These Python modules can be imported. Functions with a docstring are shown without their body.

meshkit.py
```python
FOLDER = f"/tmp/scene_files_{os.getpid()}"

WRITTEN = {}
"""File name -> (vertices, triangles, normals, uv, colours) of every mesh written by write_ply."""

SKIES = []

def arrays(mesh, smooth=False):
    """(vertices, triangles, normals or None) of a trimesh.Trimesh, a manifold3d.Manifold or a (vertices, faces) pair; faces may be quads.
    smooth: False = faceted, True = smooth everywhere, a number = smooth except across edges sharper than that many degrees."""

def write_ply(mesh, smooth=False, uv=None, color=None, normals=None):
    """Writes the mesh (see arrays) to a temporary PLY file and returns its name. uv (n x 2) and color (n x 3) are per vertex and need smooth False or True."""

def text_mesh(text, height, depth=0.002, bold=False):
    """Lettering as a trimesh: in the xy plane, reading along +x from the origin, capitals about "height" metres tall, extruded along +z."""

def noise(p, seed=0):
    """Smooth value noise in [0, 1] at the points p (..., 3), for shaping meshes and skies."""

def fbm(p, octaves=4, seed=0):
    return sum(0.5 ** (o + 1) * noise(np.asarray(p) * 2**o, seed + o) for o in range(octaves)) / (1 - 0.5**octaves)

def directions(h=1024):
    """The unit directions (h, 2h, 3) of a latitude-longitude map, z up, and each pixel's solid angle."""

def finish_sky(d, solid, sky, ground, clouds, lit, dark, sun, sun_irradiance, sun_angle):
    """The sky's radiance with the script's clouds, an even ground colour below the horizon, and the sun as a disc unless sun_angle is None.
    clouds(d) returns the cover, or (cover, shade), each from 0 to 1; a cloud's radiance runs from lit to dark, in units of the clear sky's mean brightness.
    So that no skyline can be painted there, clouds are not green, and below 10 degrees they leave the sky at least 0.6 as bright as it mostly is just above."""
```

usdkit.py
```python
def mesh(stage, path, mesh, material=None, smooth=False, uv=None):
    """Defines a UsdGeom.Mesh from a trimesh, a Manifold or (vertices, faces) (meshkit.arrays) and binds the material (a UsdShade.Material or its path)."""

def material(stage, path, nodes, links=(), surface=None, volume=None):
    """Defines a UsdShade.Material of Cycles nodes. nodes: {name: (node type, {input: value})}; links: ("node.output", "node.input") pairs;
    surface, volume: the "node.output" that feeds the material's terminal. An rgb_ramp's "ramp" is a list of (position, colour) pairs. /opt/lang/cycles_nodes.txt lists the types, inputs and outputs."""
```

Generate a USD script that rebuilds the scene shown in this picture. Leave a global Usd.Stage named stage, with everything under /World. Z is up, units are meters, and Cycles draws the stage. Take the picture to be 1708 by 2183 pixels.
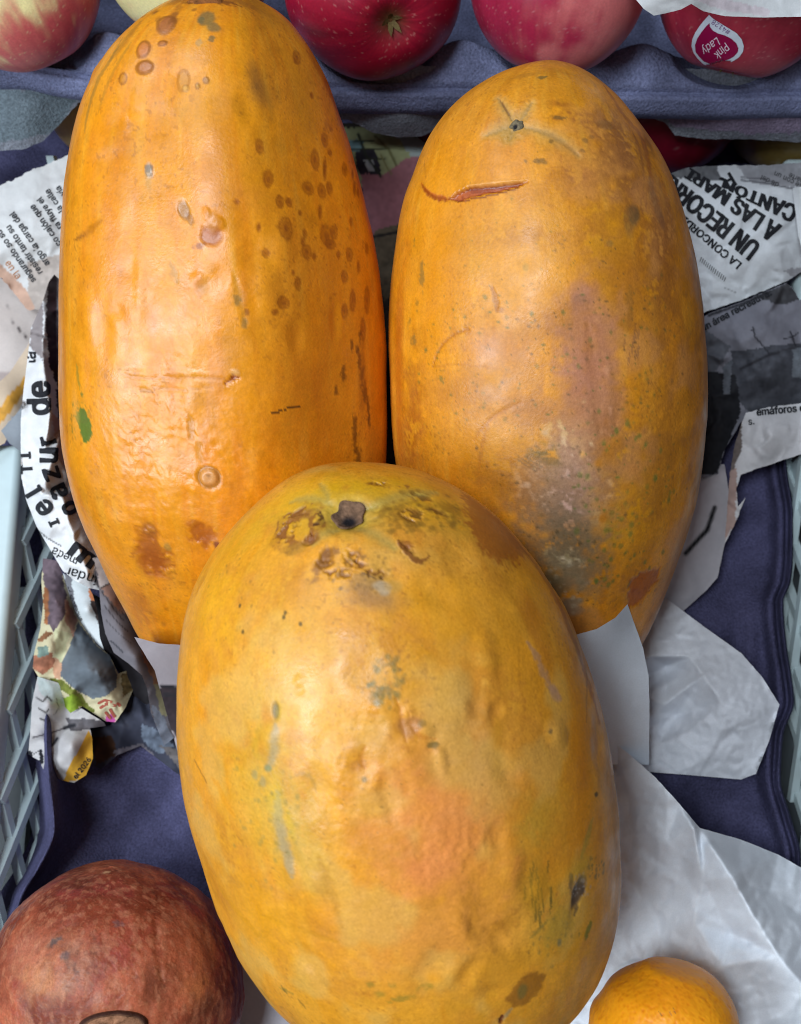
import math, random
import numpy as np
import trimesh, shapely, meshkit, usdkit
from scipy.spatial import cKDTree, Delaunay
from scipy.interpolate import PchipInterpolator, RBFInterpolator, LinearNDInterpolator
from pxr import Usd, UsdGeom, UsdLux, UsdShade, Gf, Sdf, Vt

random.seed(7); np.random.seed(7)
stage = Usd.Stage.CreateInMemory()
UsdGeom.SetStageUpAxis(stage, 'Z'); UsdGeom.SetStageMetersPerUnit(stage, 1.0)
UsdGeom.Xform.Define(stage, '/World'); UsdGeom.Scope.Define(stage, '/World/Looks')

# ------------------------------------------------------------------ camera
# The sloping display is laid out in its own frame: u right, v up the slope, w out of the slope (metres).
SLOPE = math.radians(18.0); RAISE = np.array([0, 0, 0.75])
RX = np.array([[1, 0, 0], [0, math.cos(SLOPE), -math.sin(SLOPE)], [0, math.sin(SLOPE), math.cos(SLOPE)]])
def world(p): return np.asarray(p, float) @ RX.T + RAISE
def wdir(d): return np.asarray(d, float) @ RX.T
TILT = math.radians(14.0)
EYE = np.array([0, -0.6 * math.sin(TILT), 0.6 * math.cos(TILT)])
FWD = np.array([0, math.sin(TILT), -math.cos(TILT)]); UPV = np.array([0, math.cos(TILT), math.sin(TILT)]); RGT = np.array([1.0, 0, 0])
FPX = 2346.0; CX, CY = 854.0, 1091.5
def project(p):
    q = np.asarray(p, float) - EYE; d = q @ FWD
    return np.stack([CX + FPX * (q @ RGT) / d, CY - FPX * (q @ UPV) / d], -1), d
def ray(x, y):
    x = np.asarray(x, float)[..., None]; y = np.asarray(y, float)[..., None]
    return FWD + RGT * (x - CX) / FPX + UPV * (CY - y) / FPX
def at_depth(x, y, d): return EYE + ray(x, y) * np.asarray(d, float)[..., None]
def at(x, y, w):                                  # the point at height w over the crate floor that is seen there
    r = ray(x, y); return EYE + r * ((np.asarray(w, float) - EYE[2]) / r[..., 2])[..., None]

cam = UsdGeom.Camera.Define(stage, '/World/camera')
m = np.eye(4); m[0, :3], m[1, :3], m[2, :3], m[3, :3] = wdir(RGT), wdir(UPV), -wdir(FWD), world(EYE)
cam.AddTransformOp().Set(Gf.Matrix4d(m.tolist()))
cam.CreateHorizontalApertureAttr(36.0); cam.CreateFocalLengthAttr(36.0 * FPX / 1708.0)
cam.CreateFStopAttr(16.0); cam.CreateFocusDistanceAttr(0.44)
cam.CreateClippingRangeAttr((0.02, 50.0))
cam.CreateExposureAttr(0.20)

# ------------------------------------------------------------------ light: lamps of the shop over the display
def rect_light(name, pos, target, w, h, power, color):
    l = UsdLux.RectLight.Define(stage, '/World/' + name)
    p, t = world(pos), world(target); z = (p - t) / np.linalg.norm(p - t)
    x = np.cross([0, 0.3, 1.0], z); x /= np.linalg.norm(x); y = np.cross(z, x)
    m = np.eye(4); m[0, :3], m[1, :3], m[2, :3], m[3, :3] = x, y, z, p
    l.AddTransformOp().Set(Gf.Matrix4d(m.tolist()))
    l.CreateWidthAttr(w); l.CreateHeightAttr(h); l.CreateIntensityAttr(power); l.CreateColorAttr(Gf.Vec3f(*color))
rect_light('window_light', (-0.88, -0.52, 1.10), (0, 0, 0.08), 0.46, 0.56, 16.0, (0.84, 0.95, 1.04))
rect_light('back_window_light', (-0.60, 0.75, 1.30), (0, 0, 0.05), 0.50, 0.50, 6.5, (0.80, 0.94, 1.08))
rect_light('ceiling_lamp', (-0.36, -0.18, 1.50), (0, 0, 0.05), 0.26, 0.34, 35.0, (0.88, 0.97, 1.04))
dome = UsdLux.DomeLight.Define(stage, '/World/room_light'); dome.CreateIntensityAttr(0.03); dome.CreateColorAttr(Gf.Vec3f(1.0, 0.86, 0.88))

# ------------------------------------------------------------------ helpers
def lin(c):
    c = np.asarray(c, float) / 255.0
    return np.where(c <= 0.04045, c / 12.92, ((c + 0.055) / 1.055) ** 2.4)
def sstep(x): x = np.clip(x, 0, 1); return x * x * (3 - 2 * x)
USED = {}; VERBOSE = False
def numbered(path):
    n = USED.get(path, -1) + 1; USED[path] = n
    return path if n == 0 else f'{path}_{n:03d}'
def tag(p, label=None, cat=None, group=None, kind=None):
    p = p.GetPrim() if hasattr(p, 'GetPrim') else p
    for k, v in (('label', label), ('category', cat), ('group', group), ('kind', kind)):
        if v: p.SetCustomDataByKey(k, v)
    return p
class Thing:
    def __init__(s, name, base, label=None, cat=None, group=None, kind=None):
        s.path = numbered('/World/' + name); s.base = world(base)
        x = UsdGeom.Xform.Define(stage, s.path); x.AddTranslateOp().Set(Gf.Vec3d(*s.base.tolist()))
        s.prim = tag(x, label, cat, group, kind)
def normals(V, F):
    n = np.zeros_like(V); fn = np.cross(V[F[:, 1]] - V[F[:, 0]], V[F[:, 2]] - V[F[:, 0]])
    for k in range(3):
        for j in range(3): n[:, j] += np.bincount(F[:, k], fn[:, j], len(V))
    return n / np.maximum(np.linalg.norm(n, axis=1, keepdims=True), 1e-20)
def put(parent, name, V, F, mat, C=None, smooth=True, kind=None, label=None):
    """One mesh; V in display-frame coordinates; parent: a Thing or the path of a part of one."""
    owner, path = (parent[0], parent[1]) if isinstance(parent, tuple) else (parent, parent.path if parent else '/World')
    path = numbered(path + '/' + name)
    Vw = world(V) - (owner.base if owner else 0)
    F = np.asarray(F, int)
    m = UsdGeom.Mesh.Define(stage, path)
    if smooth is True or C is not None:
        N = normals(Vw, F)
        m.CreateNormalsAttr(Vt.Vec3fArray.FromNumpy(N.astype(np.float32))); m.SetNormalsInterpolation('vertex')
    elif smooth:
        Vw, F, N = meshkit.arrays((Vw, F), smooth)
        m.CreateNormalsAttr(Vt.Vec3fArray.FromNumpy(N.astype(np.float32))); m.SetNormalsInterpolation('vertex')
    m.CreatePointsAttr(Vt.Vec3fArray.FromNumpy(Vw.astype(np.float32)))
    m.CreateFaceVertexCountsAttr(Vt.IntArray.FromNumpy(np.full(len(F), 3, np.int32)))
    m.CreateFaceVertexIndicesAttr(Vt.IntArray.FromNumpy(F.astype(np.int32).ravel()))
    m.CreateSubdivisionSchemeAttr('none')
    if C is not None:
        UsdGeom.PrimvarsAPI(m).CreatePrimvar('displayColor', Sdf.ValueTypeNames.Color3fArray, 'vertex').Set(Vt.Vec3fArray.FromNumpy(np.clip(C, 0.002, 0.95).astype(np.float32)))
    UsdShade.MaterialBindingAPI.Apply(m.GetPrim()).Bind(mat)
    tag(m, label=label, kind=kind)
    return (owner, path)
def fbm(p, scale, oct=3, seed=0): return meshkit.fbm(np.asarray(p) / scale + 37.3, oct, seed)

def material(name, rough, spec=0.5, painted=True, color=(0.5, 0.5, 0.5), speck=0.0, speck_scale=900, bump=0.0, bump_scale=1200, bump_dist=0.0004, sss=0.0, rough_var=0.0, coat=0.0, detail=3):
    nodes = {'p': ('principled_bsdf', {'roughness': rough, 'specular_ior_level': spec, 'coat_weight': coat, 'coat_roughness': 0.22}), 'g': ('geometry', {})}
    links = []
    if sss:
        nodes['p'][1].update(subsurface_weight=sss, subsurface_scale=0.004, subsurface_radius=(1.0, 0.45, 0.12))
    if painted:
        nodes['a'] = ('attribute', {'attribute': 'displayColor'}); src = 'a.color'
    else:
        nodes['c'] = ('color', {'value': tuple(color)}); src = 'c.color'
    if speck:
        nodes['n'] = ('noise_texture', {'scale': speck_scale, 'detail': 4.0, 'roughness': 0.6})
        nodes['r'] = ('map_range', {'from_min': 0.3, 'from_max': 0.7, 'clamp': False, 'to_min': 1 - speck, 'to_max': 1 + speck})
        nodes['x'] = ('vector_math', {'math_type': 'scale'})
        links += [('g.position', 'n.vector'), ('n.fac', 'r.value'), (src, 'x.vector1'), ('r.result', 'x.scale')]
        src = 'x.vector'
    links.append((src, 'p.base_color'))
    if bump:
        nodes['bn'] = ('noise_texture', {'scale': bump_scale, 'detail': float(detail), 'roughness': 0.55})
        nodes['b'] = ('bump', {'strength': bump, 'distance': bump_dist})
        links += [('g.position', 'bn.vector'), ('bn.fac', 'b.height'), ('b.normal', 'p.normal')]
        if rough_var:
            nodes['rn'] = ('noise_texture', {'scale': 120.0, 'detail': 3.0})
            nodes['rr'] = ('map_range', {'from_min': 0.3, 'from_max': 0.7, 'to_min': rough - rough_var, 'to_max': rough + rough_var})
            links += [('g.position', 'rn.vector'), ('rn.fac', 'rr.value'), ('rr.result', 'p.roughness')]
    return usdkit.material(stage, '/World/Looks/' + name, nodes, links, surface='p.BSDF')
M = dict(
    papaya=material('papaya_skin', 0.39, 0.45, coat=0.08, speck=0.09, speck_scale=900, bump=0.22, bump_scale=800, bump_dist=0.0006, sss=0.0, rough_var=0.10),
    papaya_dull=material('dull_papaya_skin', 0.46, 0.42, coat=0.04, speck=0.12, speck_scale=900, bump=0.22, bump_scale=820, bump_dist=0.0006, sss=0.0, rough_var=0.13),
    papaya_soft=material('soft_papaya_skin', 0.45, 0.42, coat=0.07, speck=0.11, speck_scale=900, bump=0.22, bump_scale=800, bump_dist=0.0006, sss=0.0, rough_var=0.14),
    scar=material('dry_scar', 0.8, 0.2, speck=0.25, speck_scale=900, bump=0.6, bump_scale=700, bump_dist=0.0008),
    apple=material('apple_skin', 0.36, 0.4, speck=0.10, bump=0.05, bump_scale=500, sss=0.05),
    pomegranate=material('pomegranate_rind', 0.5, 0.35, speck=0.2, speck_scale=1100, bump=0.45, bump_scale=420, bump_dist=0.0008, rough_var=0.1),
    orange=material('orange_peel', 0.40, 0.45, speck=0.03, bump=0.12, bump_scale=520, bump_dist=0.0005, sss=0.08),
    paper=material('newsprint', 0.75, 0.25, speck=0.05, speck_scale=1500, bump=0.15, bump_scale=300, bump_dist=0.0006),
    ink=material('black_ink', 0.7, 0.25, painted=False, color=(0.02, 0.021, 0.026), speck=0.3, speck_scale=1500),
    soft_ink=material('grey_ink', 0.75, 0.2, painted=False, color=(0.06, 0.06, 0.065), speck=0.3, speck_scale=1500),
    orange_ink=material('orange_ink', 0.75, 0.2, painted=False, color=(0.42, 0.16, 0.05), speck=0.2, speck_scale=1500),
    red_ink=material('red_ink', 0.75, 0.2, painted=False, color=(0.35, 0.09, 0.06), speck=0.2, speck_scale=1500),
    pulp=material('moulded_pulp', 0.9, 0.15, speck=0.34, speck_scale=900, bump=1.0, bump_scale=700, bump_dist=0.0011, detail=6),
    plastic=material('crate_plastic', 0.42, 0.4, speck=0.05, speck_scale=90, bump=0.1, bump_scale=250),
    sticker=material('sticker_film', 0.35, 0.5, bump=0.05, bump_scale=300),
    dark=material('shelf_paint', 0.8, 0.2, painted=False, color=(0.02, 0.02, 0.024), speck=0.3, speck_scale=40),
)

# ------------------------------------------------------------------ the setting
shelf = put(None, 'shelf', *(lambda b: (np.array(b.vertices), np.array(b.faces)))(trimesh.creation.box(bounds=[[-1.2, -0.9, -0.05], [1.2, 1.2, -0.02]])), M['dark'], smooth=False)
tag(stage.GetPrimAtPath(shelf[1]), kind='structure')

# ------------------------------------------------------------------ fruit bodies
def sample_curve(pts, y0, y1, n):
    """An outline's x at n stations from end to end (evenly spaced in angle)."""
    pts = np.array(sorted(pts, key=lambda p: p[1]), float)
    t = np.arccos(np.clip(1 - 2 * (pts[:, 1] - y0) / (y1 - y0), -1, 1))
    t, i = np.unique(t, return_index=True)
    return PchipInterpolator(t, pts[i, 1 * 0])(np.linspace(0, np.pi, n))
def build_body(left, right, apex, base, dtop, dbot, nfront, nback, nrow, flat=0.95, lobes=(0, 5, 0.0)):
    """A round long fruit whose outline seen from the display's front follows the two curves; apex, base: its ends; dtop, dbot: their distances."""
    K = 31; T = np.linspace(0, np.pi, K)
    (xa, y0), (xb, y1) = apex, base
    L0 = sample_curve([*left, apex, base], y0, y1, K); R0 = sample_curve([*right, apex, base], y0, y1, K)
    Yt = y0 + (y1 - y0) * (1 - np.cos(T)) / 2
    L, R, Y = L0.copy(), R0.copy(), Yt.copy()
    def surface(T2, th):
        f = lambda a: PchipInterpolator(T, a)(T2)
        l, r, y = f(L), f(R), f(Y)
        D = dtop + (dbot - dtop) * (y - y0) / (y1 - y0)
        c = at_depth((l + r) / 2, y, D); rad = np.maximum(r - l, 0) / 2 * D / FPX
        ax = c[-1] - c[0]; ax /= np.linalg.norm(ax)
        X = RGT - ax * (RGT @ ax); X /= np.linalg.norm(X); Z = np.cross(X, ax); Z *= np.sign(-Z @ FWD)
        lo = 1 + lobes[2] * np.cos(lobes[1] * (th - lobes[0]))
        return c[:, None] + rad[:, None, None] * (lo * np.cos(th))[None, :, None] * X + rad[:, None, None] * (lo * np.sin(th))[None, :, None] * flat * Z
    def relax(a): a = a.copy(); a[1:-1] = 0.5 * a[1:-1] + 0.25 * (a[:-2] + a[2:]); return a
    for it in range(10):
        P = surface(np.linspace(0, np.pi, 241), np.linspace(0, 2 * np.pi, 120, endpoint=False))
        q, _d = project(P.reshape(-1, 3)); q = q.reshape(P.shape[0], P.shape[1], 2)
        by0, by1 = q[..., 1].min(), q[..., 1].max()
        Y = Y + 0.6 * np.interp(Yt, [y0, y1], [y0 - by0, y1 - by1])
        rows = np.array([np.interp(Yt, np.maximum.accumulate(q[:, j, 1]), q[:, j, 0], np.nan, np.nan) for j in range(q.shape[1])])
        el = np.nan_to_num(L0 - np.nanmin(rows, 0)); er = np.nan_to_num(R0 - np.nanmax(rows, 0))
        el[[0, 1, -1, -2]] *= 0.5; er[[0, 1, -1, -2]] *= 0.5
        L = L + 0.6 * relax(relax(el)); R = R + 0.6 * relax(relax(er))
        L[0] = R[0] = (L[0] + R[0]) / 2; L[-1] = R[-1] = (L[-1] + R[-1]) / 2
        bad = R < L; mid = (L + R) / 2; L = np.where(bad, mid, L); R = np.where(bad, mid, R)
    if VERBOSE: print('outline', np.abs(el[2:-2]).max(), np.abs(er[2:-2]).max(), by0 - y0, by1 - y1)
    th = np.concatenate([np.linspace(-0.12, np.pi + 0.12, nfront, endpoint=False), np.linspace(np.pi + 0.12, 2 * np.pi - 0.12, nback, endpoint=False)])
    T2 = np.linspace(0, np.pi, nrow)
    P = surface(T2, th); nt = len(th)
    V = P.reshape(-1, 3)
    i, j = np.meshgrid(np.arange(nrow - 1), np.arange(nt), indexing='ij')
    a = i * nt + j; b = i * nt + (j + 1) % nt; c = b + nt; d = a + nt
    F = np.concatenate([np.stack([a, d, b], -1).reshape(-1, 3), np.stack([b, d, c], -1).reshape(-1, 3)])
    if np.median(np.einsum('ij,ij->i', normals(V, F), V - V.mean(0))) < 0: F = F[:, ::-1]
    TT, HH = np.meshgrid(T2, th, indexing='ij')
    return Painted(V, F, TT.ravel(), HH.ravel())

class Painted:
    """A closed skin with a colour at every vertex and marks laid onto it where they sit on the fruit."""
    def __init__(s, V, F, T=None, H=None):
        s.V, s.F, s.T, s.H = V, F, T, H; s.warm = True; s.tone = 1.0
        s.N = normals(V, F); s.disp = np.zeros(len(V)); s.C = np.zeros((len(V), 3))
        s.tree = cKDTree(V)
        s.px, s.dep = project(V)
        s.front = np.nonzero(np.einsum('ij,ij->i', s.N, EYE - V) > 0)[0]
        s.ptree = cKDTree(s.px[s.front])
        s.big = fbm(V, 0.030, 3, 1); s.mid = fbm(V, 0.010, 3, 2); s.fine = fbm(V, 0.0035, 2, 3); s.tiny = fbm(V, 0.0014, 2, 4)
    def anchor(s, x, y):
        i = s.front[s.ptree.query([x, y])[1]]; n = s.N[i]
        e1 = RGT - n * (RGT @ n); e1 /= np.linalg.norm(e1); e2 = np.cross(n, e1); e2 *= -np.sign(e2 @ UPV)
        return s.V[i], n, e1, e2, s.dep[i] / FPX
    def mark(s, i, mask, color, alpha, disp):
        if color is not None:
            sat = max(color) - min(color); tn = s.tone if sat > 120 else (0.86, 0.82, 0.74) if s.warm else 1.0
            k = (mask * alpha)[:, None]; s.C[i] = s.C[i] * (1 - k) + lin(color) * np.array(tn) * k
        if disp: s.disp[i] += mask * disp
    def blob(s, x, y, rx, ry, color=None, alpha=0.8, rot=0, soft=0.35, rag=0.3, disp=0.0, holes=0.0):
        p, n, e1, e2, k = s.anchor(x, y)
        R = max(rx, ry) * k * (1.7 if soft < 0.85 else 2.3)
        i = np.array(s.tree.query_ball_point(p, R))
        if len(i) == 0: return
        i = i[s.N[i] @ n > 0.2]; q = s.V[i] - p; a, b = q @ e1 / k, q @ e2 / k
        c, sn = math.cos(math.radians(rot)), math.sin(math.radians(rot))
        r = np.hypot((a * c + b * sn) / rx, (-a * sn + b * c) / ry)
        small = min(rx, ry) < 10
        nz = (s.tiny if small else 0.5 * s.fine + 0.5 * s.mid)[i] - 0.5
        r = r + rag * 2.2 * nz
        mask = sstep((1 + soft - r) / (2 * soft + 1e-6)) if soft < 1 else sstep((1.5 - r) / 1.5)
        if holes: mask = mask * sstep((s.fine[i] * 0.4 + s.mid[i] * 0.4 + s.tiny[i] * 0.2 - 0.5 + (holes - 0.5) * 0.5) * 9 + 0.5)
        s.mark(i, mask, color, alpha, disp * (0.5 if disp < 0 and color is not None else 0.5))
    def ring(s, x, y, rx, ry, width, color, alpha=0.8, rag=0.25, disp=0.0, a0=None, a1=None):
        p, n, e1, e2, k = s.anchor(x, y)
        i = np.array(s.tree.query_ball_point(p, max(rx, ry) * k * 1.7)); i = i[s.N[i] @ n > 0.2]
        q = s.V[i] - p; a, b = q @ e1 / k, q @ e2 / k
        r = np.hypot(a / rx, b / ry) + rag * (s.fine[i] - 0.5) * 2
        mask = sstep(1.5 - np.abs(r - 1) * min(rx, ry) / width)
        if a0 is not None:
            ang = np.degrees(np.arctan2(b, a)) % 360; mask = mask * (((ang - a0) % 360) < ((a1 - a0) % 360))
        mask = mask * (0.35 + 0.65 * sstep((0.5 * s.fine[i] + 0.5 * s.tiny[i] - 0.42) * 8)) if rag > 0.3 else mask
        s.mark(i, mask, color, alpha, disp)
    def line(s, pts, width, color=None, alpha=0.8, disp=0.0, rag=0.4, taper=True, soft=0.5):
        pts = np.array(pts, float); seg = np.hypot(*np.diff(pts, axis=0).T); n = max(4, int(seg.sum() / max(2.0, width * 0.5)))
        u = np.concatenate([[0], np.cumsum(seg)]) / seg.sum(); uu = np.linspace(0, 1, n)
        xs, ys = (PchipInterpolator(u, pts[:, 0])(uu), PchipInterpolator(u, pts[:, 1])(uu)) if len(pts) > 2 else (np.interp(uu, u, pts[:, 0]), np.interp(uu, u, pts[:, 1]))
        idx = s.front[s.ptree.query(np.stack([xs, ys], 1))[1]]; Q = s.V[idx]; k = s.dep[idx].mean() / FPX
        near = np.unique(np.concatenate(s.tree.query_ball_point(Q, width * k * 2.2)).astype(int))
        d, w = cKDTree(Q).query(s.V[near]); wid = width * k
        if taper: wid = wid * (0.25 + 0.75 * np.sin(np.pi * (w + 0.5) / n) ** 0.6)
        r = d / wid + rag * (s.tiny[near] - 0.5) * 2
        s.mark(near, sstep((1 + soft - r) / (2 * soft)), color, alpha, disp * 0.5)
    def poly(s, pts, color, alpha=0.9, disp=0.0, soft=3.0, rough=1.0):
        """A patch with a corner at every one of the given spots of the skin."""
        c = np.mean(pts, 0); p, n, e1, e2, k = s.anchor(*c)
        A = np.array([s.anchor(*q)[0] for q in pts]); A2 = np.stack([(A - p) @ e1 / k, (A - p) @ e2 / k], 1)
        R = np.linalg.norm(A - p, axis=1).max() * 1.15
        i = np.array(s.tree.query_ball_point(p, R)); i = i[s.N[i] @ n > 0.2]
        q = np.stack([(s.V[i] - p) @ e1 / k, (s.V[i] - p) @ e2 / k], 1)
        pg = shapely.Polygon(A2).buffer(0); pt = shapely.points(q)
        d = shapely.distance(pg.exterior if pg.geom_type == 'Polygon' else pg.boundary, pt); d = np.where(shapely.contains_xy(pg, q[:, 0], q[:, 1]), d, -d) + (s.tiny[i] - 0.5) * max(soft, 2) * 2 * rough
        s.mark(i, sstep(d / soft + 0.5), color, alpha, disp)
    def freckles(s, x, y, rx, ry, n, r0, r1, color, alpha, seed):
        rng = np.random.default_rng(seed)
        for _ in range(n):
            a, q = rng.uniform(0, 2 * np.pi), math.sqrt(rng.uniform(0, 1))
            r = rng.uniform(r0, r1)
            s.blob(x + rx * q * math.cos(a), y + ry * q * math.sin(a), r, r * rng.uniform(0.8, 1.4), color, alpha * rng.uniform(0.5, 1), soft=0.5, rag=0.35)
    def finish(s, thing, name, mat):
        s.V = s.V + s.N * s.disp[:, None]; 
        return put(thing, name, s.V, s.F, mat, s.C)

def base_skin(s, main, deep, warm, streak=0.5, seed=0):
    """Mottled skin: long streaks, clouds, and fine grain, all of pigment."""
    st = fbm(np.stack([np.cos(s.H) * 3.2, np.sin(s.H) * 3.2, s.T * 0.75], 1), 0.33, 3, seed + 11)
    s.C[:] = lin(main)
    a = sstep((st - 0.42) * 4)[:, None] * streak; s.C = s.C * (1 - a) + lin(deep) * a
    b = sstep((s.big - 0.5) * 4)[:, None] * 0.5; s.C = s.C * (1 - b) + lin(warm) * b
    fs = meshkit.fbm(np.stack([np.cos(s.H) * 22, np.sin(s.H) * 22, s.T * 5 + seed], 1) + 11.0, 4, seed + 21) - 0.5
    k = sstep(fs * 3.2)[:, None] * 0.45; s.C = s.C * (1 - k) + lin(deep) * np.array([0.92, 0.86, 0.8]) * k
    k = sstep(-fs * 3.2 - 0.1)[:, None] * 0.35; s.C = s.C * (1 - k) + lin((236, 178, 70)) * k
    k = (sstep((s.mid - 0.53) * 6) * sstep((s.fine - 0.42) * 5) * 0.35)[:, None]; s.C = s.C * (1 - k) + lin((186, 124, 34)) * k
    pin = sstep((s.tiny - 0.66) * 14) * sstep((s.big - 0.40) * 6); k = (pin * 0.45)[:, None]; s.C = s.C * (1 - k) + lin((150, 92, 30)) * k
    c = ((s.mid - 0.5) * 0.40 + (s.fine - 0.5) * 0.26 + (s.tiny - 0.5) * 0.20)[:, None]; s.C = s.C * (1 + c); s.tone = np.array([0.88, 0.82, 0.58]); s.C = s.C * s.tone
    s.disp += (s.big - 0.5) * 0.0011 + (s.mid - 0.5) * 0.00025
# ------------------------------------------------------------------ the three papayas
BROWN, DARKB, GREYG, RED, PINKG, GREEN = (150, 84, 28), (92, 52, 24), (122, 112, 78), (160, 74, 30), (196, 150, 128), (88, 112, 40)

# ---- the long one at the left
left_l = [(352, 5), (318, 22), (280, 55), (240, 95), (200, 155), (172, 220), (155, 280), (142, 350), (131, 450), (126, 560), (124, 650), (124, 750), (126, 850), (131, 950), (144, 1020), (165, 1090), (190, 1150), (220, 1215), (250, 1270), (280, 1330), (300, 1365), (335, 1410), (385, 1447)]
left_r = [(562, 5), (590, 22), (620, 48), (655, 95), (690, 155), (715, 220), (738, 280), (755, 340), (775, 420), (794, 500), (808, 580), (817, 660), (823, 750), (825, 850), (825, 950), (815, 1040), (790, 1130), (745, 1220), (680, 1310), (610, 1385), (530, 1440)]
s = build_body(left_l, left_r, (455, -22), (455, 1468), 0.440, 0.515, 400, 50, 560, 0.95, (math.radians(72), 6, 0.030))
base_skin(s, (232, 152, 26), (222, 132, 12), (226, 150, 44), 0.55, 1)
# orange painted darker towards the right for the shaded flank; brownish patch and streaks
s.blob(650, 230, 40, 120, (196, 128, 20), 0.55, rot=-14, soft=1.2); s.blob(560, 190, 34, 60, (160, 108, 40), 0.55, rot=-20, soft=1.1, rag=0.5); s.blob(545, 170, 14, 34, (132, 88, 44), 0.5, rot=-20, soft=0.9)
s.blob(720, 700, 60, 330, (206, 126, 18), 0.5, soft=1.2); s.blob(640, 820, 130, 120, (222, 144, 40), 0.4, soft=1.2)
s.blob(470, 260, 26, 150, (216, 146, 54), 0.45, rot=4, soft=1.2); s.blob(418, 230, 36, 90, (214, 150, 50), 0.5, soft=1.2)
for pts, w, c, a in [([(262, 80), (228, 140), (196, 210), (180, 280)], 7, (150, 112, 50), 0.6), ([(280, 90), (244, 150), (210, 240)], 4, (160, 116, 40), 0.4), ([(300, 46), (262, 92), (236, 128)], 12, (140, 96, 40), 0.45), ([(160, 512), (190, 492), (215, 470)], 7, (184, 112, 16), 0.75), ([(158, 512), (182, 500)], 4, (134, 82, 24), 0.5)]:
    s.line(pts, w, c, a)
# the stalk end: corky brown ring and speckles
s.blob(455, -4, 85, 20, (168, 104, 34), 0.7, rag=0.7); s.blob(420, 2, 28, 8, DARKB, 0.75, rag=0.8); s.blob(478, 6, 26, 9, (120, 64, 20), 0.8, rag=0.8)
s.blob(560, 20, 44, 26, (176, 112, 24), 0.5, rot=35, soft=0.9)
# raised warts
def wart(s, x, y, rx, ry, c=(176, 104, 52), h=0.0012, rim=(118, 62, 18), rot=0):
    s.blob(x, y, rx, ry, c, 0.8, rot=rot, soft=0.4, rag=0.2, disp=h * 0.5); s.ring(x, y, rx, ry, max(2.2, rx * 0.22), rim, 0.5, rag=0.25)
wart(s, 354, 52, 19, 26, (158, 92, 56), 0.0015, rot=20); wart(s, 306, 104, 14, 20, (196, 116, 66), 0.0013); wart(s, 310, 144, 17, 15, (172, 100, 46), 0.0014); wart(s, 346, 92, 9, 7, (170, 100, 40), 0.0008)
wart(s, 262, 168, 8, 12, (200, 130, 28), 0.0007); wart(s, 390, 172, 13, 22, (206, 140, 48), 0.0007, (168, 104, 24)); wart(s, 397, 188, 7, 7, (226, 170, 84), 0.0008, (170, 110, 40)); wart(s, 422, 184, 4, 5, (222, 170, 90), 0.0006); wart(s, 440, 170, 6, 7, (190, 142, 96), 0.0005)
s.freckles(345, 20, 70, 30, 20, 4, 11, (144, 84, 28), 0.7, 3)
for q in [(440, 38, 15, 17), (456, 56, 13, 12), (452, 84, 8, 9), (428, 42, 8, 9)]: s.blob(*q, (112, 100, 62), 0.75, rag=0.7)
s.blob(424, 90, 7, 10, (170, 150, 110), 0.5, rag=0.6)
for x, y, h in [(290, 205, 7e-4), (286, 235, 6e-4), (268, 268, 6e-4), (300, 240, 5e-4)]: s.blob(x, y, 10, 15, None, disp=h, soft=0.8)
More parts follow.
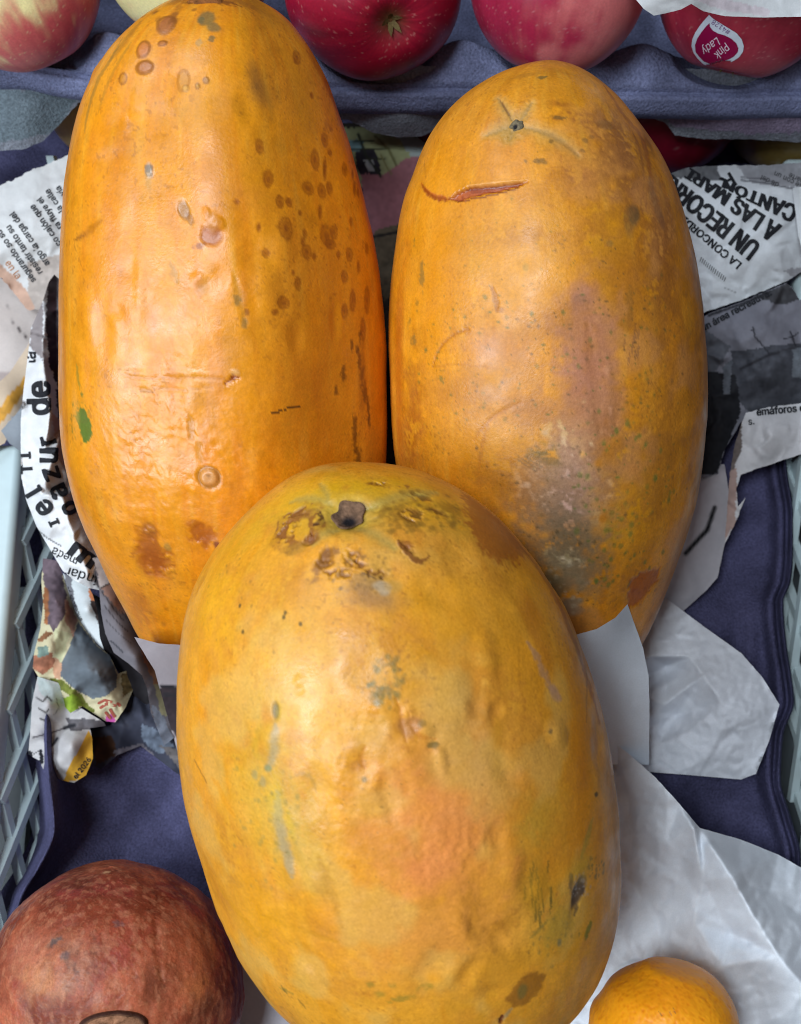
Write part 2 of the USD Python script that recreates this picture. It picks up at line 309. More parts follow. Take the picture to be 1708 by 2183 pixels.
for q in [(700, 600, 30, 120), (640, 700, 60, 60), (470, 330, 50, 80), (250, 320, 40, 90), (560, 420, 40, 90), (350, 300, 40, 60), (700, 900, 50, 80), (600, 930, 60, 60)]: s.blob(*q, (206, 128, 26), 0.5, rag=1.0, soft=1.0, holes=0.6)
# brown round spots scattered over the right flank
for x, y, rx, ry in [(555, 312, 9, 14), (572, 384, 11, 18), (598, 428, 9, 12), (616, 431, 8, 9), (608, 486, 17, 23), (650, 497, 6, 7), (652, 535, 13, 15), (646, 515, 5, 8), (632, 122, 9, 16), (658, 400, 15, 14), (671, 340, 11, 21), (692, 300, 10, 14), (703, 326, 6, 6), (694, 352, 4, 13), (686, 408, 11, 14), (702, 402, 8, 12), (693, 370, 4, 12), (697, 505, 18, 22), (712, 497, 10, 14), (704, 522, 14, 10), (735, 360, 8, 13), (752, 370, 4, 10), (756, 400, 6, 15), (764, 408, 4, 9), (745, 545, 9, 13), (722, 543, 5, 6), (735, 592, 9, 12), (634, 605, 8, 12), (606, 648, 15, 13), (584, 668, 7, 5), (782, 530, 7, 11), (764, 570, 4, 10), (783, 640, 9, 26), (752, 640, 8, 20), (670, 545, 5, 7), (625, 580, 4, 4), (527, 664, 5, 6), (568, 540, 8, 8), (748, 470, 5, 9), (664, 205, 4, 6), (683, 450, 4, 12), (640, 452, 4, 5), (552, 484, 4, 7), (506, 428, 5, 5), (736, 660, 8, 14), (775, 700, 8, 20)]:
    s.blob(x, y, rx, ry, (160, 86, 14), 0.66, soft=0.5, rag=0.5, disp=-0.00015); s.ring(x, y, rx * 0.95, ry * 0.95, 2.2, (132, 66, 12), 0.4); s.blob(x, y, rx * 0.35, ry * 0.35, (136, 70, 20), 0.5)
s.blob(694, 255, 24, 46, (158, 88, 18), 0.6, rag=0.8, holes=0.45); s.blob(688, 180, 18, 34, (168, 92, 16), 0.5, rag=0.8, holes=0.5)
s.freckles(720, 420, 70, 260, 60, 1.5, 4, (148, 78, 16), 0.7, 8)
s.line([(655, 110), (700, 190), (738, 290)], 14, (176, 96, 14), 0.5)
# grey wart with a drip, bruises
s.blob(318, 362, 10, 15, (168, 158, 150), 0.9, disp=0.0009, soft=0.4); s.blob(316, 382, 8, 16, (186, 142, 74), 0.6, soft=0.8)
for k in range(5): s.line([(311, 352 + k * 5), (325, 354 + k * 5)], 1.2, (104, 92, 84), 0.5)
s.blob(392, 446, 11, 22, (158, 112, 66), 0.75, rot=-18, rag=0.6, disp=-0.0008); s.blob(404, 464, 8, 14, (140, 90, 56), 0.6, rot=-20, disp=-0.0005)
s.blob(446, 504, 24, 20, (168, 88, 42), 0.85, rag=0.7, disp=-0.0009); s.blob(424, 522, 14, 6, (146, 70, 22), 0.8, rot=-20, rag=0.6); s.blob(452, 470, 14, 20, (200, 132, 60), 0.6, rag=0.7, disp=0.0006); s.blob(440, 452, 8, 10, None, disp=0.0007); s.blob(466, 478, 10, 12, None, disp=0.0009)
s.line([(362, 560), (370, 580), (376, 600)], 6, (160, 122, 50), 0.45, disp=-0.0004, soft=1.0); s.line([(500, 590), (508, 620), (524, 690)], 8, (176, 126, 44), 0.4, disp=-0.0005, soft=1.0)
s.blob(506, 642, 8, 10, (122, 104, 60), 0.6, rag=0.7); s.blob(522, 690, 7, 12, (128, 108, 62), 0.6, rag=0.7)
s.blob(424, 592, 14, 12, None, disp=0.0011, soft=0.8); s.blob(430, 612, 12, 14, (180, 132, 84), 0.5, soft=0.9, disp=-0.0006)
for x, y, r, h in [(248, 665, 12, -9e-4), (246, 690, 12, 7e-4), (275, 570, 16, -6e-4), (455, 600, 20, -7e-4), (300, 520, 18, 5e-4), (460, 700, 22, 6e-4), (560, 700, 24, -5e-4), (470, 590, 14, -8e-4), (540, 655, 12, -6e-4), (352, 640, 20, 5e-4)]: s.blob(x, y, r, r * 1.3, None, disp=h, soft=0.9)
# green scrape low on the left flank
s.poly([(172, 868), (184, 872), (192, 900), (196, 926), (186, 944), (178, 940), (168, 908), (162, 886)], (84, 116, 44), 0.95, soft=3, rough=2.2); s.freckles(170, 895, 22, 44, 46, 1.5, 5, (104, 112, 44), 0.7, 5); s.line([(163, 776), (166, 800), (172, 830)], 5, (142, 132, 50), 0.6); s.blob(176, 838, 5, 5, (110, 120, 50), 0.8)
s.blob(160, 880, 12, 50, (236, 176, 96), 0.4, soft=0.9)
# long scratches with a little cut at the end
s.line([(250, 783), (330, 782), (420, 786)], 4, (216, 150, 70), 0.5, disp=-0.0003); s.line([(262, 800), (340, 806), (420, 804), (480, 806)], 4, (200, 124, 30), 0.6, disp=-0.0004); s.line([(270, 795), (360, 797), (470, 796)], 4, None, disp=0.0003); s.line([(300, 828), (400, 830), (452, 824)], 2.5, (198, 128, 40), 0.6, disp=-0.0004)
s.poly([(478, 818), (496, 800), (512, 806), (494, 814)], (140, 58, 20), 0.9, disp=-0.0008); s.blob(500, 792, 10, 7, (236, 190, 130), 0.5, disp=0.0005)
s.line([(578, 882), (590, 880), (602, 873)], 2.0, (70, 42, 20), 0.9, rag=0.2); s.line([(606, 873), (622, 869), (640, 867)], 1.6, (70, 42, 20), 0.9, rag=0.2); s.line([(300, 836), (330, 834)], 1.4, (150, 90, 40), 0.5)
s.blob(407, 916, 9, 26, (192, 126, 34), 0.75, rag=0.6, disp=-0.0006); s.blob(424, 960, 7, 22, (202, 140, 60), 0.5, rag=0.6, disp=-0.0004)
# the raised round wart in a ring
s.ring(447, 1018, 23, 22, 3.5, (150, 100, 40), 0.7, rag=0.05, disp=-0.0006); s.blob(447, 1018, 19, 18, (206, 152, 98), 0.75, soft=0.35, rag=0.05, disp=0.0013); s.blob(446, 1012, 4, 4, (140, 100, 66), 0.6)
# brown soft bruises near the bottom
s.blob(326, 1178, 36, 56, (176, 98, 30), 0.85, rot=-14, rag=1.1, holes=0.66, disp=-0.0014); s.blob(322, 1200, 28, 34, (164, 84, 30), 0.5, rag=0.7); s.blob(318, 1132, 16, 18, (158, 96, 44), 0.6, rag=0.6)
s.blob(430, 1142, 32, 26, (180, 98, 26), 0.8, rot=20, rag=1.1, holes=0.64, disp=-0.0009); s.blob(416, 1118, 18, 10, (160, 84, 24), 0.6, rag=0.6); s.blob(462, 1160, 7, 9, (118, 60, 52), 0.85, rag=0.4); s.blob(358, 1166, 8, 10, (150, 128, 66), 0.6); s.freckles(360, 1270, 70, 70, 24, 2, 5, (160, 104, 30), 0.5, 9)
# dark scuffs by the right edge
for q in [(766, 770, 5, 18), (772, 800, 6, 22), (778, 836, 7, 20), (784, 868, 5, 22), (762, 745, 5, 8), (733, 798, 7, 18), (718, 832, 5, 12), (750, 740, 5, 10), (768, 720, 4, 12), (756, 920, 7, 38), (764, 980, 8, 30), (786, 900, 5, 16)]: s.blob(*q, (96, 54, 18), 0.75, rag=0.9, soft=0.5)
s.blob(772, 810, 16, 70, (150, 84, 22), 0.5, rag=0.7)
rng = np.random.default_rng(92)
for _ in range(40): s.blob(rng.uniform(170, 760), rng.uniform(140, 1200), rng.uniform(10, 30), rng.uniform(14, 60), None, disp=rng.choice([-1, -1, 1]) * rng.uniform(5e-4, 1.5e-3), soft=0.95)
for q in [(330, 1190, 40, 60), (432, 1146, 34, 26), (300, 1290, 40, 60)]: s.blob(*q, (150, 78, 26), .55, rag=1.1, soft=.8, holes=.62)
# the skin is pitted and crinkled where it is softest
amp = np.zeros(len(s.V))
for x, y, rx, ry, a in [(390, 950, 190, 200, 1.0), (420, 1100, 180, 120, 0.9), (370, 700, 140, 150, 0.35)]:
    p, n, e1, e2, k = s.anchor(x, y); q = s.V - p
    amp = np.maximum(amp, a * sstep(1.4 - np.hypot(q @ e1 / k / rx, q @ e2 / k / ry)))
fr = s.front; n2 = np.zeros(len(s.V)); n2[fr] = fbm(s.V[fr] * [0.8, 1.25, 1], 0.0050, 2, 31) - 0.5; n3 = np.zeros(len(s.V)); n3[fr] = fbm(s.V[fr] * [0.8, 1.3, 1], 0.0020, 2, 32) - 0.5
s.disp += amp * sstep(s.mid * 2.2 - 0.5) * (np.abs(n2) * -0.0008 + n3 * 0.0006 + (s.tiny - 0.5) * 0.00045)
papaya_label = [('long ripe papaya at the left with brown round spots down its side', 'papaya'), ('papaya with a reddish cut across its top and grey scuffs below', 'papaya'), ('large papaya in front, resting on the two others, with a corky stalk scar', 'papaya')]
FRUIT = 'ripe papayas lying in the crate'
def base_of(s): return np.array([s.V[:, 0].mean(), s.V[:, 1].mean(), s.V[:, 2].min()])
t = Thing('papaya', base_of(s), *papaya_label[0], FRUIT); s.finish(t, 'skin', M['papaya']); SL = s
SUNK = 0
def scar_cap(t, s, x, y, rx, ry, color, h, name='stalk_scar', seed=1, rot=0, dark=None, lift=0.0):
    """A dry corky disc grown onto the skin."""
    p, n, e1, e2, k = s.anchor(x, y); nr, na = 14, 48
    c, sn = math.cos(math.radians(rot)), math.sin(math.radians(rot)); rng = np.random.default_rng(seed)
    wob = 1 + 0.18 * np.sin(np.arange(na) / na * 2 * np.pi * 2 + rng.uniform(0, 6)) + 0.10 * np.sin(np.arange(na) / na * 2 * np.pi * 5 + rng.uniform(0, 6))
    pts = [np.zeros((1, 2))] + [np.stack([rx * r / nr * wob * np.cos(np.arange(na) / na * 2 * np.pi), ry * r / nr * wob * np.sin(np.arange(na) / na * 2 * np.pi)], 1) for r in range(1, nr + 1)]
    q = np.vstack(pts); q = np.stack([q[:, 0] * c - q[:, 1] * sn, q[:, 0] * sn + q[:, 1] * c], 1); rr = np.concatenate([[0]] + [np.full(na, r / nr) for r in range(1, nr + 1)])
    P = p + (q[:, :1] * e1 + q[:, 1:] * e2) * k
    near = s.tree.query(P)[1]; P = P - n * ((P - s.V[near]) @ n)[:, None]
    f1 = fbm(P, 0.0022, 3, seed) - 0.5
    P = P + n * (lift + h * (1 - rr ** 3) - 0.0004 * (rr > 0.99) + f1 * 0.0016 * (1 - rr ** 2))[:, None]
    C = lin(color) * (1 + f1 * 1.6)[:, None]
    if dark:
        dx, dy, dr = dark; d = np.hypot(q[:, 0] - dx, q[:, 1] - dy) / dr; k2 = sstep(1.5 - d)[:, None]; C = C * (1 - k2) + lin((26, 24, 28)) * k2; P = P - n * (0.0006 * k2)
    F = [[0, 1 + j, 1 + (j + 1) % na] for j in range(na)]
    for r in range(nr - 1):
        a = 1 + r * na
        for j in range(na):
            j2 = (j + 1) % na; F += [[a + j, a + na + j, a + na + j2], [a + j, a + na + j2, a + j2]]
    F = np.array(F)
    if np.einsum('ij,j->i', np.cross(P[F[:, 1]] - P[F[:, 0]], P[F[:, 2]] - P[F[:, 0]]), n).mean() < 0: F = F[:, ::-1]
    return put(t, name, P, F, M['scar'], C)
scar_cap(t, s, 440, 2, 42, 12, (128, 76, 34), 0.0012, seed=4)

# ---- the one at the right with the cut
right_l = [(1100, 141), (1040, 168), (990, 202), (945, 247), (915, 290), (890, 345), (868, 400), (852, 470), (841, 540), (834, 600), (830, 680), (830, 760), (833, 850), (838, 940), (850, 1020), (866, 1100), (892, 1180), (930, 1260), (985, 1340), (1060, 1410), (1130, 1450)]
right_r = [(1235, 142), (1290, 178), (1340, 228), (1385, 290), (1422, 352), (1450, 420), (1470, 490), (1486, 560), (1498, 640), (1506, 740), (1510, 830), (1508, 900), (1501, 970), (1490, 1050), (1468, 1130), (1440, 1212), (1410, 1290), (1378, 1360), (1335, 1420), (1280, 1458)]
s = build_body(right_l, right_r, (1168, 127), (1210, 1478), 0.448, 0.505, 400, 50, 540, 0.95, (math.radians(80), 5, 0.008))
base_skin(s, (224, 150, 34), (206, 130, 16), (206, 140, 50), 0.5, 2)
for q, c, a in [((1300, 560, 60, 200), (206, 150, 24), 0.5), ((1120, 560, 150, 150), (228, 162, 56), 0.5), ((930, 560, 60, 300), (226, 146, 20), 0.6), ((1000, 860, 110, 60), (204, 138, 66), 0.5), ((850, 800, 26, 300), (178, 86, 22), 0.6), ((1440, 700, 60, 260), (206, 130, 34), 0.5), ((1080, 930, 120, 130), (216, 150, 24), 0.6), ((1330, 1080, 100, 160), (196, 140, 24), 0.6), ((1190, 200, 80, 40), (204, 134, 26), 0.6)]:  # the narrow red-brown blob paints the neighbouring papaya's shade down the left edge
    s.blob(*q, c, a, soft=1.2, rag=0.5)
# calyx end: creases into the scar
for pts, w in [([(1096, 258), (1080, 236), (1062, 208)], 7), ([(1108, 256), (1120, 240), (1134, 218)], 6), ([(1112, 268), (1150, 278), (1180, 290), (1235, 330)], 8), ([(1086, 268), (1060, 278), (1036, 288)], 7), ([(1094, 276), (1086, 296)], 8)]:
    s.line(pts, w * 2.2, (206, 172, 100), 0.5, soft=1.2, disp=-0.0006); s.line(pts, w * 0.7, (150, 122, 78), 0.55, soft=0.9, disp=-0.0004)
s.line([(1090, 252), (1078, 232), (1066, 212)], 2.2, (110, 66, 32), 0.7, disp=-0.0003)
s.blob(1092, 268, 34, 26, (170, 136, 76), 0.6, soft=0.9, disp=-0.0012); s.blob(1085, 290, 34, 20, (186, 144, 66), 0.4, soft=1.2)
s.blob(1155, 165, 12, 6, (112, 96, 50), 0.8, rag=0.8); s.blob(1120, 160, 30, 10, (180, 120, 40), 0.5, rag=0.6)
# the cut: a gaping slit with a torn tail
s.line([(898, 390), (905, 404), (922, 418), (946, 424), (966, 424)], 5.5, (150, 70, 16), 0.95, disp=-0.0007, rag=0.6); s.line([(906, 398), (926, 414), (950, 418)], 2.5, (206, 112, 56), 0.6, disp=0.0005)
s.poly([(962, 425), (970, 412), (1000, 400), (1050, 395), (1124, 388), (1108, 396), (1070, 405), (1030, 413), (1000, 419), (975, 429)], (146, 64, 30), 0.97, disp=-0.0013, soft=2.0, rough=0.3)
s.line([(996, 397), (1050, 390), (1118, 386)], 4, (238, 176, 110), 0.5, disp=0.0006); s.line([(1000, 404), (1060, 398), (1112, 391)], 1.6, (120, 44, 18), 0.9); s.line([(975, 429), (1010, 424), (1060, 413), (1104, 401)], 1.8, (124, 56, 20), 0.85); s.line([(985, 420), (1040, 408), (1100, 396)], 2.2, (186, 98, 60), 0.5, disp=0.0003)
s.freckles(990, 418, 28, 8, 14, 3, 6, (196, 106, 60), 0.7, 12)
s.line([(905, 350), (908, 380)], 3, (170, 110, 30), 0.4)
# brown weathering at the upper right
for q in [(1195, 222, 26, 12), (1188, 252, 16, 6), (1212, 243, 22, 14), (1250, 262, 36, 24), (1295, 262, 44, 36), (1330, 325, 30, 50), (1230, 375, 60, 22), (1355, 400, 34, 60), (1390, 500, 40, 80)]: s.blob(*q, (158, 94, 30), 0.75, rag=1.0, holes=0.56, soft=0.7)
for q in [(1190, 251, 18, 4), (1248, 300, 6, 5), (1242, 320, 7, 4), (1290, 265, 22, 12), (1262, 292, 8, 5), (1175, 300, 5, 6), (1142, 344, 6, 7), (1120, 345, 4, 4), (1160, 345, 10, 8)]: s.blob(*q, (124, 92, 40), 0.75, rag=0.9)
s.line([(1286, 178), (1330, 240), (1372, 300), (1384, 360), (1392, 420)], 9, (150, 78, 26), 0.7, rag=0.8); s.line([(1350, 280), (1364, 320), (1372, 380)], 5, (112, 60, 36), 0.7, rag=0.8)
s.blob(1352, 458, 16, 22, (96, 84, 58), 0.9, rag=0.5); s.blob(1342, 470, 14, 30, (130, 100, 56), 0.6, rag=0.7); s.blob(1356, 505, 15, 15, (104, 90, 56), 0.8, rag=0.9, holes=0.45); s.line([(1384, 380), (1396, 430), (1412, 480)], 14, (108, 80, 54), 0.75, rag=0.5); s.blob(1412, 470, 10, 22, (84, 66, 52), 0.8, rot=-15, rag=0.4); s.blob(1300, 520, 8, 8, (122, 112, 60), 0.6); s.blob(1120, 570, 0.1 + 6, 9, (170, 136, 60), 0.5)
s.blob(1480, 560, 14, 60, (160, 104, 64), 0.6, rag=0.7); s.blob(1395, 580, 70, 60, (176, 112, 32), 0.65, rag=0.9, holes=0.6); s.blob(1325, 600, 50, 70, (172, 104, 34), 0.6, rag=0.9, soft=0.9)
# pinkish bruise band
for q, a in [((1245, 630, 38, 30), 0.6), ((1060, 740, 70, 30), 0.3), ((1270, 780, 46, 110), 0.65), ((1285, 880, 34, 60), 0.75), ((1230, 800, 30, 90), 0.4), ((1250, 700, 60, 50), 0.4), ((1130, 870, 60, 30), 0.3)]: s.blob(*q, (190, 128, 98), min(1, a * 1.35), rag=0.9, soft=0.9)
s.blob(1238, 640, 22, 12, (150, 104, 80), 0.7, rag=0.9); s.blob(1222, 654, 14, 6, (110, 80, 64), 0.6, rag=0.8)
s.line([(1254, 690), (1262, 760), (1270, 830), (1278, 920)], 11, (170, 106, 56), 0.5, disp=-0.0005, soft=0.9); s.line([(1296, 760), (1300, 850), (1304, 930)], 9, (206, 150, 120), 0.5, disp=0.0003, soft=0.9)
# grey-white scuffed patches towards the bottom
s.blob(1225, 940, 44, 80, (216, 184, 132), 0.75, rot=8, rag=1.0, soft=0.7); s.blob(1205, 1040, 72, 84, (206, 172, 146), 0.85, rag=0.9, soft=0.55); s.blob(1226, 1050, 40, 66, (212, 172, 164), 0.75, rag=0.8, soft=0.8)
s.blob(1190, 1000, 80, 54, (120, 106, 74), 0.55, rag=1.3, holes=0.44); s.blob(1270, 1060, 40, 90, (226, 196, 140), 0.6, rag=1.2, holes=0.4); s.blob(1140, 965, 60, 26, (132, 112, 62), 0.7, rag=1.2, holes=0.4, rot=-25)
for k in range(6): s.line([(1105 + k * 7, 985 + k * 4), (1135 + k * 8, 968 + k * 4), (1165 + k * 8, 964 + k * 6)], 2.0, (110, 98, 60), 0.6, rag=0.1)
s.blob(1200, 1190, 44, 24, (150, 140, 110), 0.9, rag=0.9); s.blob(1220, 1235, 32, 30, (142, 130, 112), 0.9, rag=0.9); s.blob(1196, 1250, 26, 34, (100, 96, 72), 0.75, rag=1.0, rot=-40); s.blob(1218, 1292, 26, 34, (156, 140, 120), 0.85, rag=0.9); s.blob(1178, 1230, 20, 26, (98, 96, 62), 0.7, rag=1.0); s.freckles(1210, 1230, 46, 80, 50, 2, 6, (206, 190, 160), 0.7, 21); s.freckles(1205, 1100, 80, 160, 90, 1.5, 4.5, (92, 96, 60), 0.7, 22)
s.blob(1240, 1140, 60, 30, (176, 124, 60), 0.6, rag=0.8)
for q, c, a in [((1260, 860, 70, 130), (186, 132, 108), .6), ((1180, 1100, 110, 110), (164, 128, 92), .55), ((1230, 700, 70, 80), (178, 122, 84), .55), ((1330, 420, 70, 110), (148, 92, 40), .5), ((1400, 640, 60, 100), (160, 104, 44), .45), ((1060, 800, 100, 46), (186, 130, 78), .5), ((1370, 1010, 60, 90), (168, 118, 40), .45), ((1230, 1230, 70, 90), (140, 118, 78), .6)]: s.blob(*q, c, a, soft=1.0, rag=1.1, holes=0.62)
# small scars, cracks
s.line([(1048, 612), (1056, 636), (1060, 662)], 6, (176, 112, 44), 0.8, disp=-0.0005); s.blob(1064, 660, 12, 6, (172, 108, 40), 0.7); s.line([(1000, 702), (984, 706), (950, 728), (930, 760), (924, 782)], 3.2, (178, 108, 24), 0.8, disp=-0.0006); s.blob(998, 705, 10, 8, (190, 122, 56), 0.6)
s.line([(1112, 858), (1070, 878), (1035, 905), (1010, 940)], 4, (176, 104, 24), 0.55, disp=-0.0004); s.line([(1040, 905), (1028, 950), (1022, 1000)], 3.5, (176, 104, 24), 0.45); s.line([(920, 782), (980, 778), (1060, 786)], 3, (180, 112, 30), 0.4)
for k in range(9):
    rng = np.random.default_rng(40 + k); x = 1345 + rng.uniform(-16, 22); y = 690 + k * 8; s.line([(x, y), (x - 3, y + 22)], 2.5, (110, 72, 32), 0.75)
s.blob(1345, 650, 8, 40, (150, 104, 40), 0.6, rag=1.0)
for q in [(1130, 500, 120, 26), (1180, 410, 90, 26), (1290, 560, 60, 90), (1160, 700, 90, 40), (1360, 900, 70, 120), (1420, 760, 50, 90), (1260, 470, 50, 60), (960, 840, 80, 40), (1090, 1000, 90, 40)]: s.blob(*q, (176, 112, 40), 0.55, rag=1.1, soft=0.9, holes=0.55)
wx = sstep((s.px[:, 0] - 1080) / 260); wm = sstep((fbm(s.V, 0.016, 4, 77) - 0.47) * 7) * sstep(s.fine * 1.6 - 0.35)
k = (wm * wx * 0.8)[:, None]; s.C = s.C * (1 - k) + lin((158, 98, 34)) * k
k = (sstep((fbm(s.V, 0.020, 4, 78) - 0.52) * 7) * wx * 0.4)[:, None]; s.C = s.C * (1 - k) + lin((190, 132, 84)) * k
for q, c, a in [((1240, 820, 80, 220), (176, 116, 90), .6), ((1205, 1060, 120, 130), (150, 118, 96), .5), ((1320, 320, 70, 120), (138, 84, 36), .6), ((1420, 520, 46, 160), (150, 90, 38), .6), ((1225, 1210, 90, 100), (128, 110, 84), .6), ((880, 900, 46, 160), (160, 88, 26), .6), ((1410, 1000, 70, 200), (158, 104, 34), .55), ((1130, 870, 130, 50), (180, 120, 60), .5), ((1060, 1040, 90, 60), (176, 116, 40), .5), ((1200, 1140, 90, 70), (120, 104, 78), .6), ((1290, 960, 50, 120), (150, 100, 50), .5), ((1380, 300, 30, 60), (120, 72, 34), .6)]: s.blob(*q, c, min(1, a * 1.25), soft=1.1, rag=1.2, holes=0.66)
s.freckles(1240, 900, 240, 420, 160, 1.5, 4, (84, 70, 42), 0.75, 131)
# green freckles
s.freckles(1150, 780, 270, 170, 90, 2, 4.5, (92, 104, 46), 0.75, 31); s.freckles(1330, 1080, 110, 190, 110, 2, 6.5, (98, 112, 46), 0.75, 32); s.freckles(1400, 800, 90, 230, 60, 1.5, 4, (104, 96, 46), 0.7, 33); s.freckles(1050, 560, 180, 150, 34, 1.5, 3, (120, 108, 46), 0.6, 34); s.freckles(960, 860, 110, 190, 40, 1.5, 3.5, (120, 100, 40), 0.6, 35)
s.blob(1320, 1120, 40, 50, (150, 136, 50), 0.45, rag=1.0, holes=0.45); s.blob(900, 585, 8, 26, (140, 110, 50), 0.7, rag=0.9); s.freckles(880, 690, 14, 70, 10, 3, 6, (120, 100, 44), 0.7, 36)
# red-brown soft patch low at the right
s.poly([(1340, 1250), (1352, 1232), (1378, 1216), (1408, 1210), (1402, 1236), (1384, 1262), (1360, 1290), (1338, 1292)], (168, 84, 24), 0.8, soft=10, disp=-0.0004); s.freckles(1370, 1240, 34, 30, 20, 2, 6, (140, 66, 30), 0.6, 37)
s.freckles(1180, 700, 330, 560, 130, 1, 2.2, (120, 84, 30), 0.6, 38)
t = Thing('papaya', base_of(s), *papaya_label[1], FRUIT); s.finish(t, 'skin', M['papaya_dull']); SR = s
scar_cap(t, s, 1102, 264, 17, 13, (112, 100, 78), 0.0012, 'calyx_scar', seed=9, rot=-30, dark=(-3, 5, 5))

# ---- the large one in front
front_l = [(700, 990), (655, 1003), (610, 1025), (560, 1062), (510, 1112), (460, 1172), (424, 1230), (401, 1290), (386, 1355), (378, 1430), (376, 1500), (379, 1600), (390, 1690), (406, 1765), (430, 1842), (452, 1912), (482, 1992), (520, 2070), (566, 2135), (610, 2180), (680, 2232), (760, 2268)]
front_r = [(820, 989), (870, 996), (920, 1011), (980, 1041), (1040, 1082), (1090, 1130), (1140, 1190), (1182, 1250), (1216, 1315), (1246, 1390), (1270, 1460), (1290, 1530), (1305, 1610), (1316, 1700), (1323, 1800), (1323, 1900), (1314, 1980), (1300, 2035), (1280, 2090), (1250, 2140), (1212, 2185), (1150, 2232), (1070, 2270)]
s = build_body(front_l, front_r, (765, 984), (900, 2300), 0.398, 0.440, 500, 60, 640, 0.95, (math.radians(95), 5, 0.007))
base_skin(s, (232, 164, 50), (220, 146, 24), (228, 164, 72), 0.5, 3)
for q, c, a in [((720, 1050, 240, 90), (222, 178, 30), 0.75), ((460, 1290, 70, 130), (238, 176, 34), 0.7), ((620, 1480, 130, 220), (232, 180, 74), 0.6), ((560, 1700, 110, 150), (230, 178, 60), 0.55), ((950, 1760, 190, 210), (230, 146, 84), 0.95), ((900, 1990, 220, 130), (228, 154, 76), 0.85), ((1010, 1300, 110, 120), (206, 144, 36), 0.5), ((430, 1560, 40, 260), (236, 152, 26), 0.6), ((560, 1960, 110, 90), (228, 158, 20), 0.6), ((1240, 1600, 50, 220), (206, 126, 22), 0.6), ((1000, 1550, 70, 160), (212, 164, 96), 0.5), ((1230, 1960, 60, 120), (222, 160, 30), 0.5), ((1160, 1720, 90, 60), (212, 160, 60), 0.5), ((1060, 1570, 22, 130), (196, 138, 18), 0.6), ((900, 1860, 90, 70), (236, 146, 92), 0.8)]:
    s.blob(*q, c, a, soft=1.2, rag=0.5)
for q in [(1040, 1480, 60, 120), (1120, 1600, 60, 140), (1180, 1800, 80, 90), (760, 1380, 120, 60), (1020, 1960, 100, 80), (700, 2090, 140, 50), (1000, 2120, 120, 50), (480, 1820, 50, 120), (620, 1240, 60, 60), (880, 1420, 80, 70)]: s.blob(*q, (190, 126, 44), 0.5, rag=1.1, soft=0.9, holes=0.55)
for q in [(560, 1640, 80, 140), (640, 1780, 70, 120), (1140, 1760, 60, 60), (1180, 1960, 70, 80), (700, 1080, 140, 50), (960, 1100, 70, 60)]: s.blob(*q, (184, 154, 58), 0.5, rag=1.1, soft=0.9, holes=0.6)
k = (sstep((fbm(s.V, 0.018, 4, 79) - 0.52) * 7) * sstep(s.fine * 1.6 - 0.3) * 0.5)[:, None]; s.C = s.C * (1 - k) + lin((186, 116, 34)) * k
k = (sstep((fbm(s.V, 0.022, 4, 80) - 0.53) * 7) * 0.4)[:, None]; s.C = s.C * (1 - k) + lin((206, 166, 84)) * k
rng = np.random.default_rng(91)
for _ in range(60): s.blob(rng.uniform(420, 1280), rng.uniform(1180, 2140), rng.uniform(10, 34), rng.uniform(14, 50), None, disp=rng.choice([-1, -1, 1]) * rng.uniform(7e-4, 2.0e-3), soft=0.95, rot=rng.uniform(-40, 40))
for q in [(612, 1130, 24, 30), (660, 1150, 16, 18), (690, 1200, 20, 14), (748, 1190, 16, 18), (866, 1170, 20, 12), (880, 1100, 30, 22), (930, 1090, 24, 20), (806, 1030, 20, 10), (720, 1222, 40, 12), (800, 1222, 26, 12), (694, 1180, 16, 20), (770, 1204, 16, 10), (900, 1060, 26, 14), (640, 1090, 30, 14)]: s.blob(*q, (112, 62, 24), .85, rag=1.3, holes=0.56, disp=-1.2e-3)
# grey-green halo and veins round the stalk
s.blob(745, 1098, 64, 44, (172, 156, 74), 0.7, soft=0.9, disp=-0.0016)
for pts, w in [([(785, 1080), (830, 1066), (880, 1052), (930, 1050)], 15), ([(705, 1072), (660, 1062), (620, 1070)], 10), ([(770, 1125), (810, 1146), (840, 1170)], 14), ([(715, 1125), (680, 1144), (668, 1160)], 12), ([(700, 1062), (690, 1040), (684, 1030)], 8)]:
    s.line(pts, w, (170, 154, 84), 0.6, soft=1.1, disp=-0.0003, rag=0.2)
# corky ring marks
s.ring(634, 1124, 44, 48, 13, (142, 86, 36), 0.85, rag=0.9); s.blob(612, 1130, 26, 34, (158, 102, 50), 0.6, rag=1.0, holes=0.45); s.blob(668, 1146, 14, 16, (134, 76, 28), 0.7, rag=0.8); s.ring(664, 1106, 24, 22, 3.5, (82, 48, 22), 0.9, rag=0.5, a0=235, a1=80); s.blob(640, 1098, 24, 14, (150, 98, 46), 0.7, rag=0.9); s.blob(632, 1170, 34, 18, (172, 126, 40), 0.6, rag=0.9)
for q in [(694, 1196, 24, 14), (676, 1212, 14, 16), (712, 1176, 18, 12), (748, 1190, 18, 20), (760, 1182, 14, 12), (664, 1232, 16, 14), (804, 1224, 16, 13), (770, 1226, 20, 10), (732, 1216, 16, 9), (810, 1022, 22, 9), (792, 1034, 16, 12), (822, 1034, 14, 12), (774, 1040, 10, 8), (870, 1038, 22, 10), (850, 1024, 10, 8)]: s.blob(*q, (150, 98, 38), 0.85, rag=1.2, soft=0.5, holes=0.5)
s.blob(880, 1105, 80, 42, (146, 104, 30), 0.8, rag=1.2, holes=0.48); s.blob(960, 1090, 40, 40, (150, 108, 28), 0.7, rag=1.2, holes=0.48); s.freckles(890, 1095, 96, 50, 60, 3, 9, (138, 102, 34), 0.65, 41)
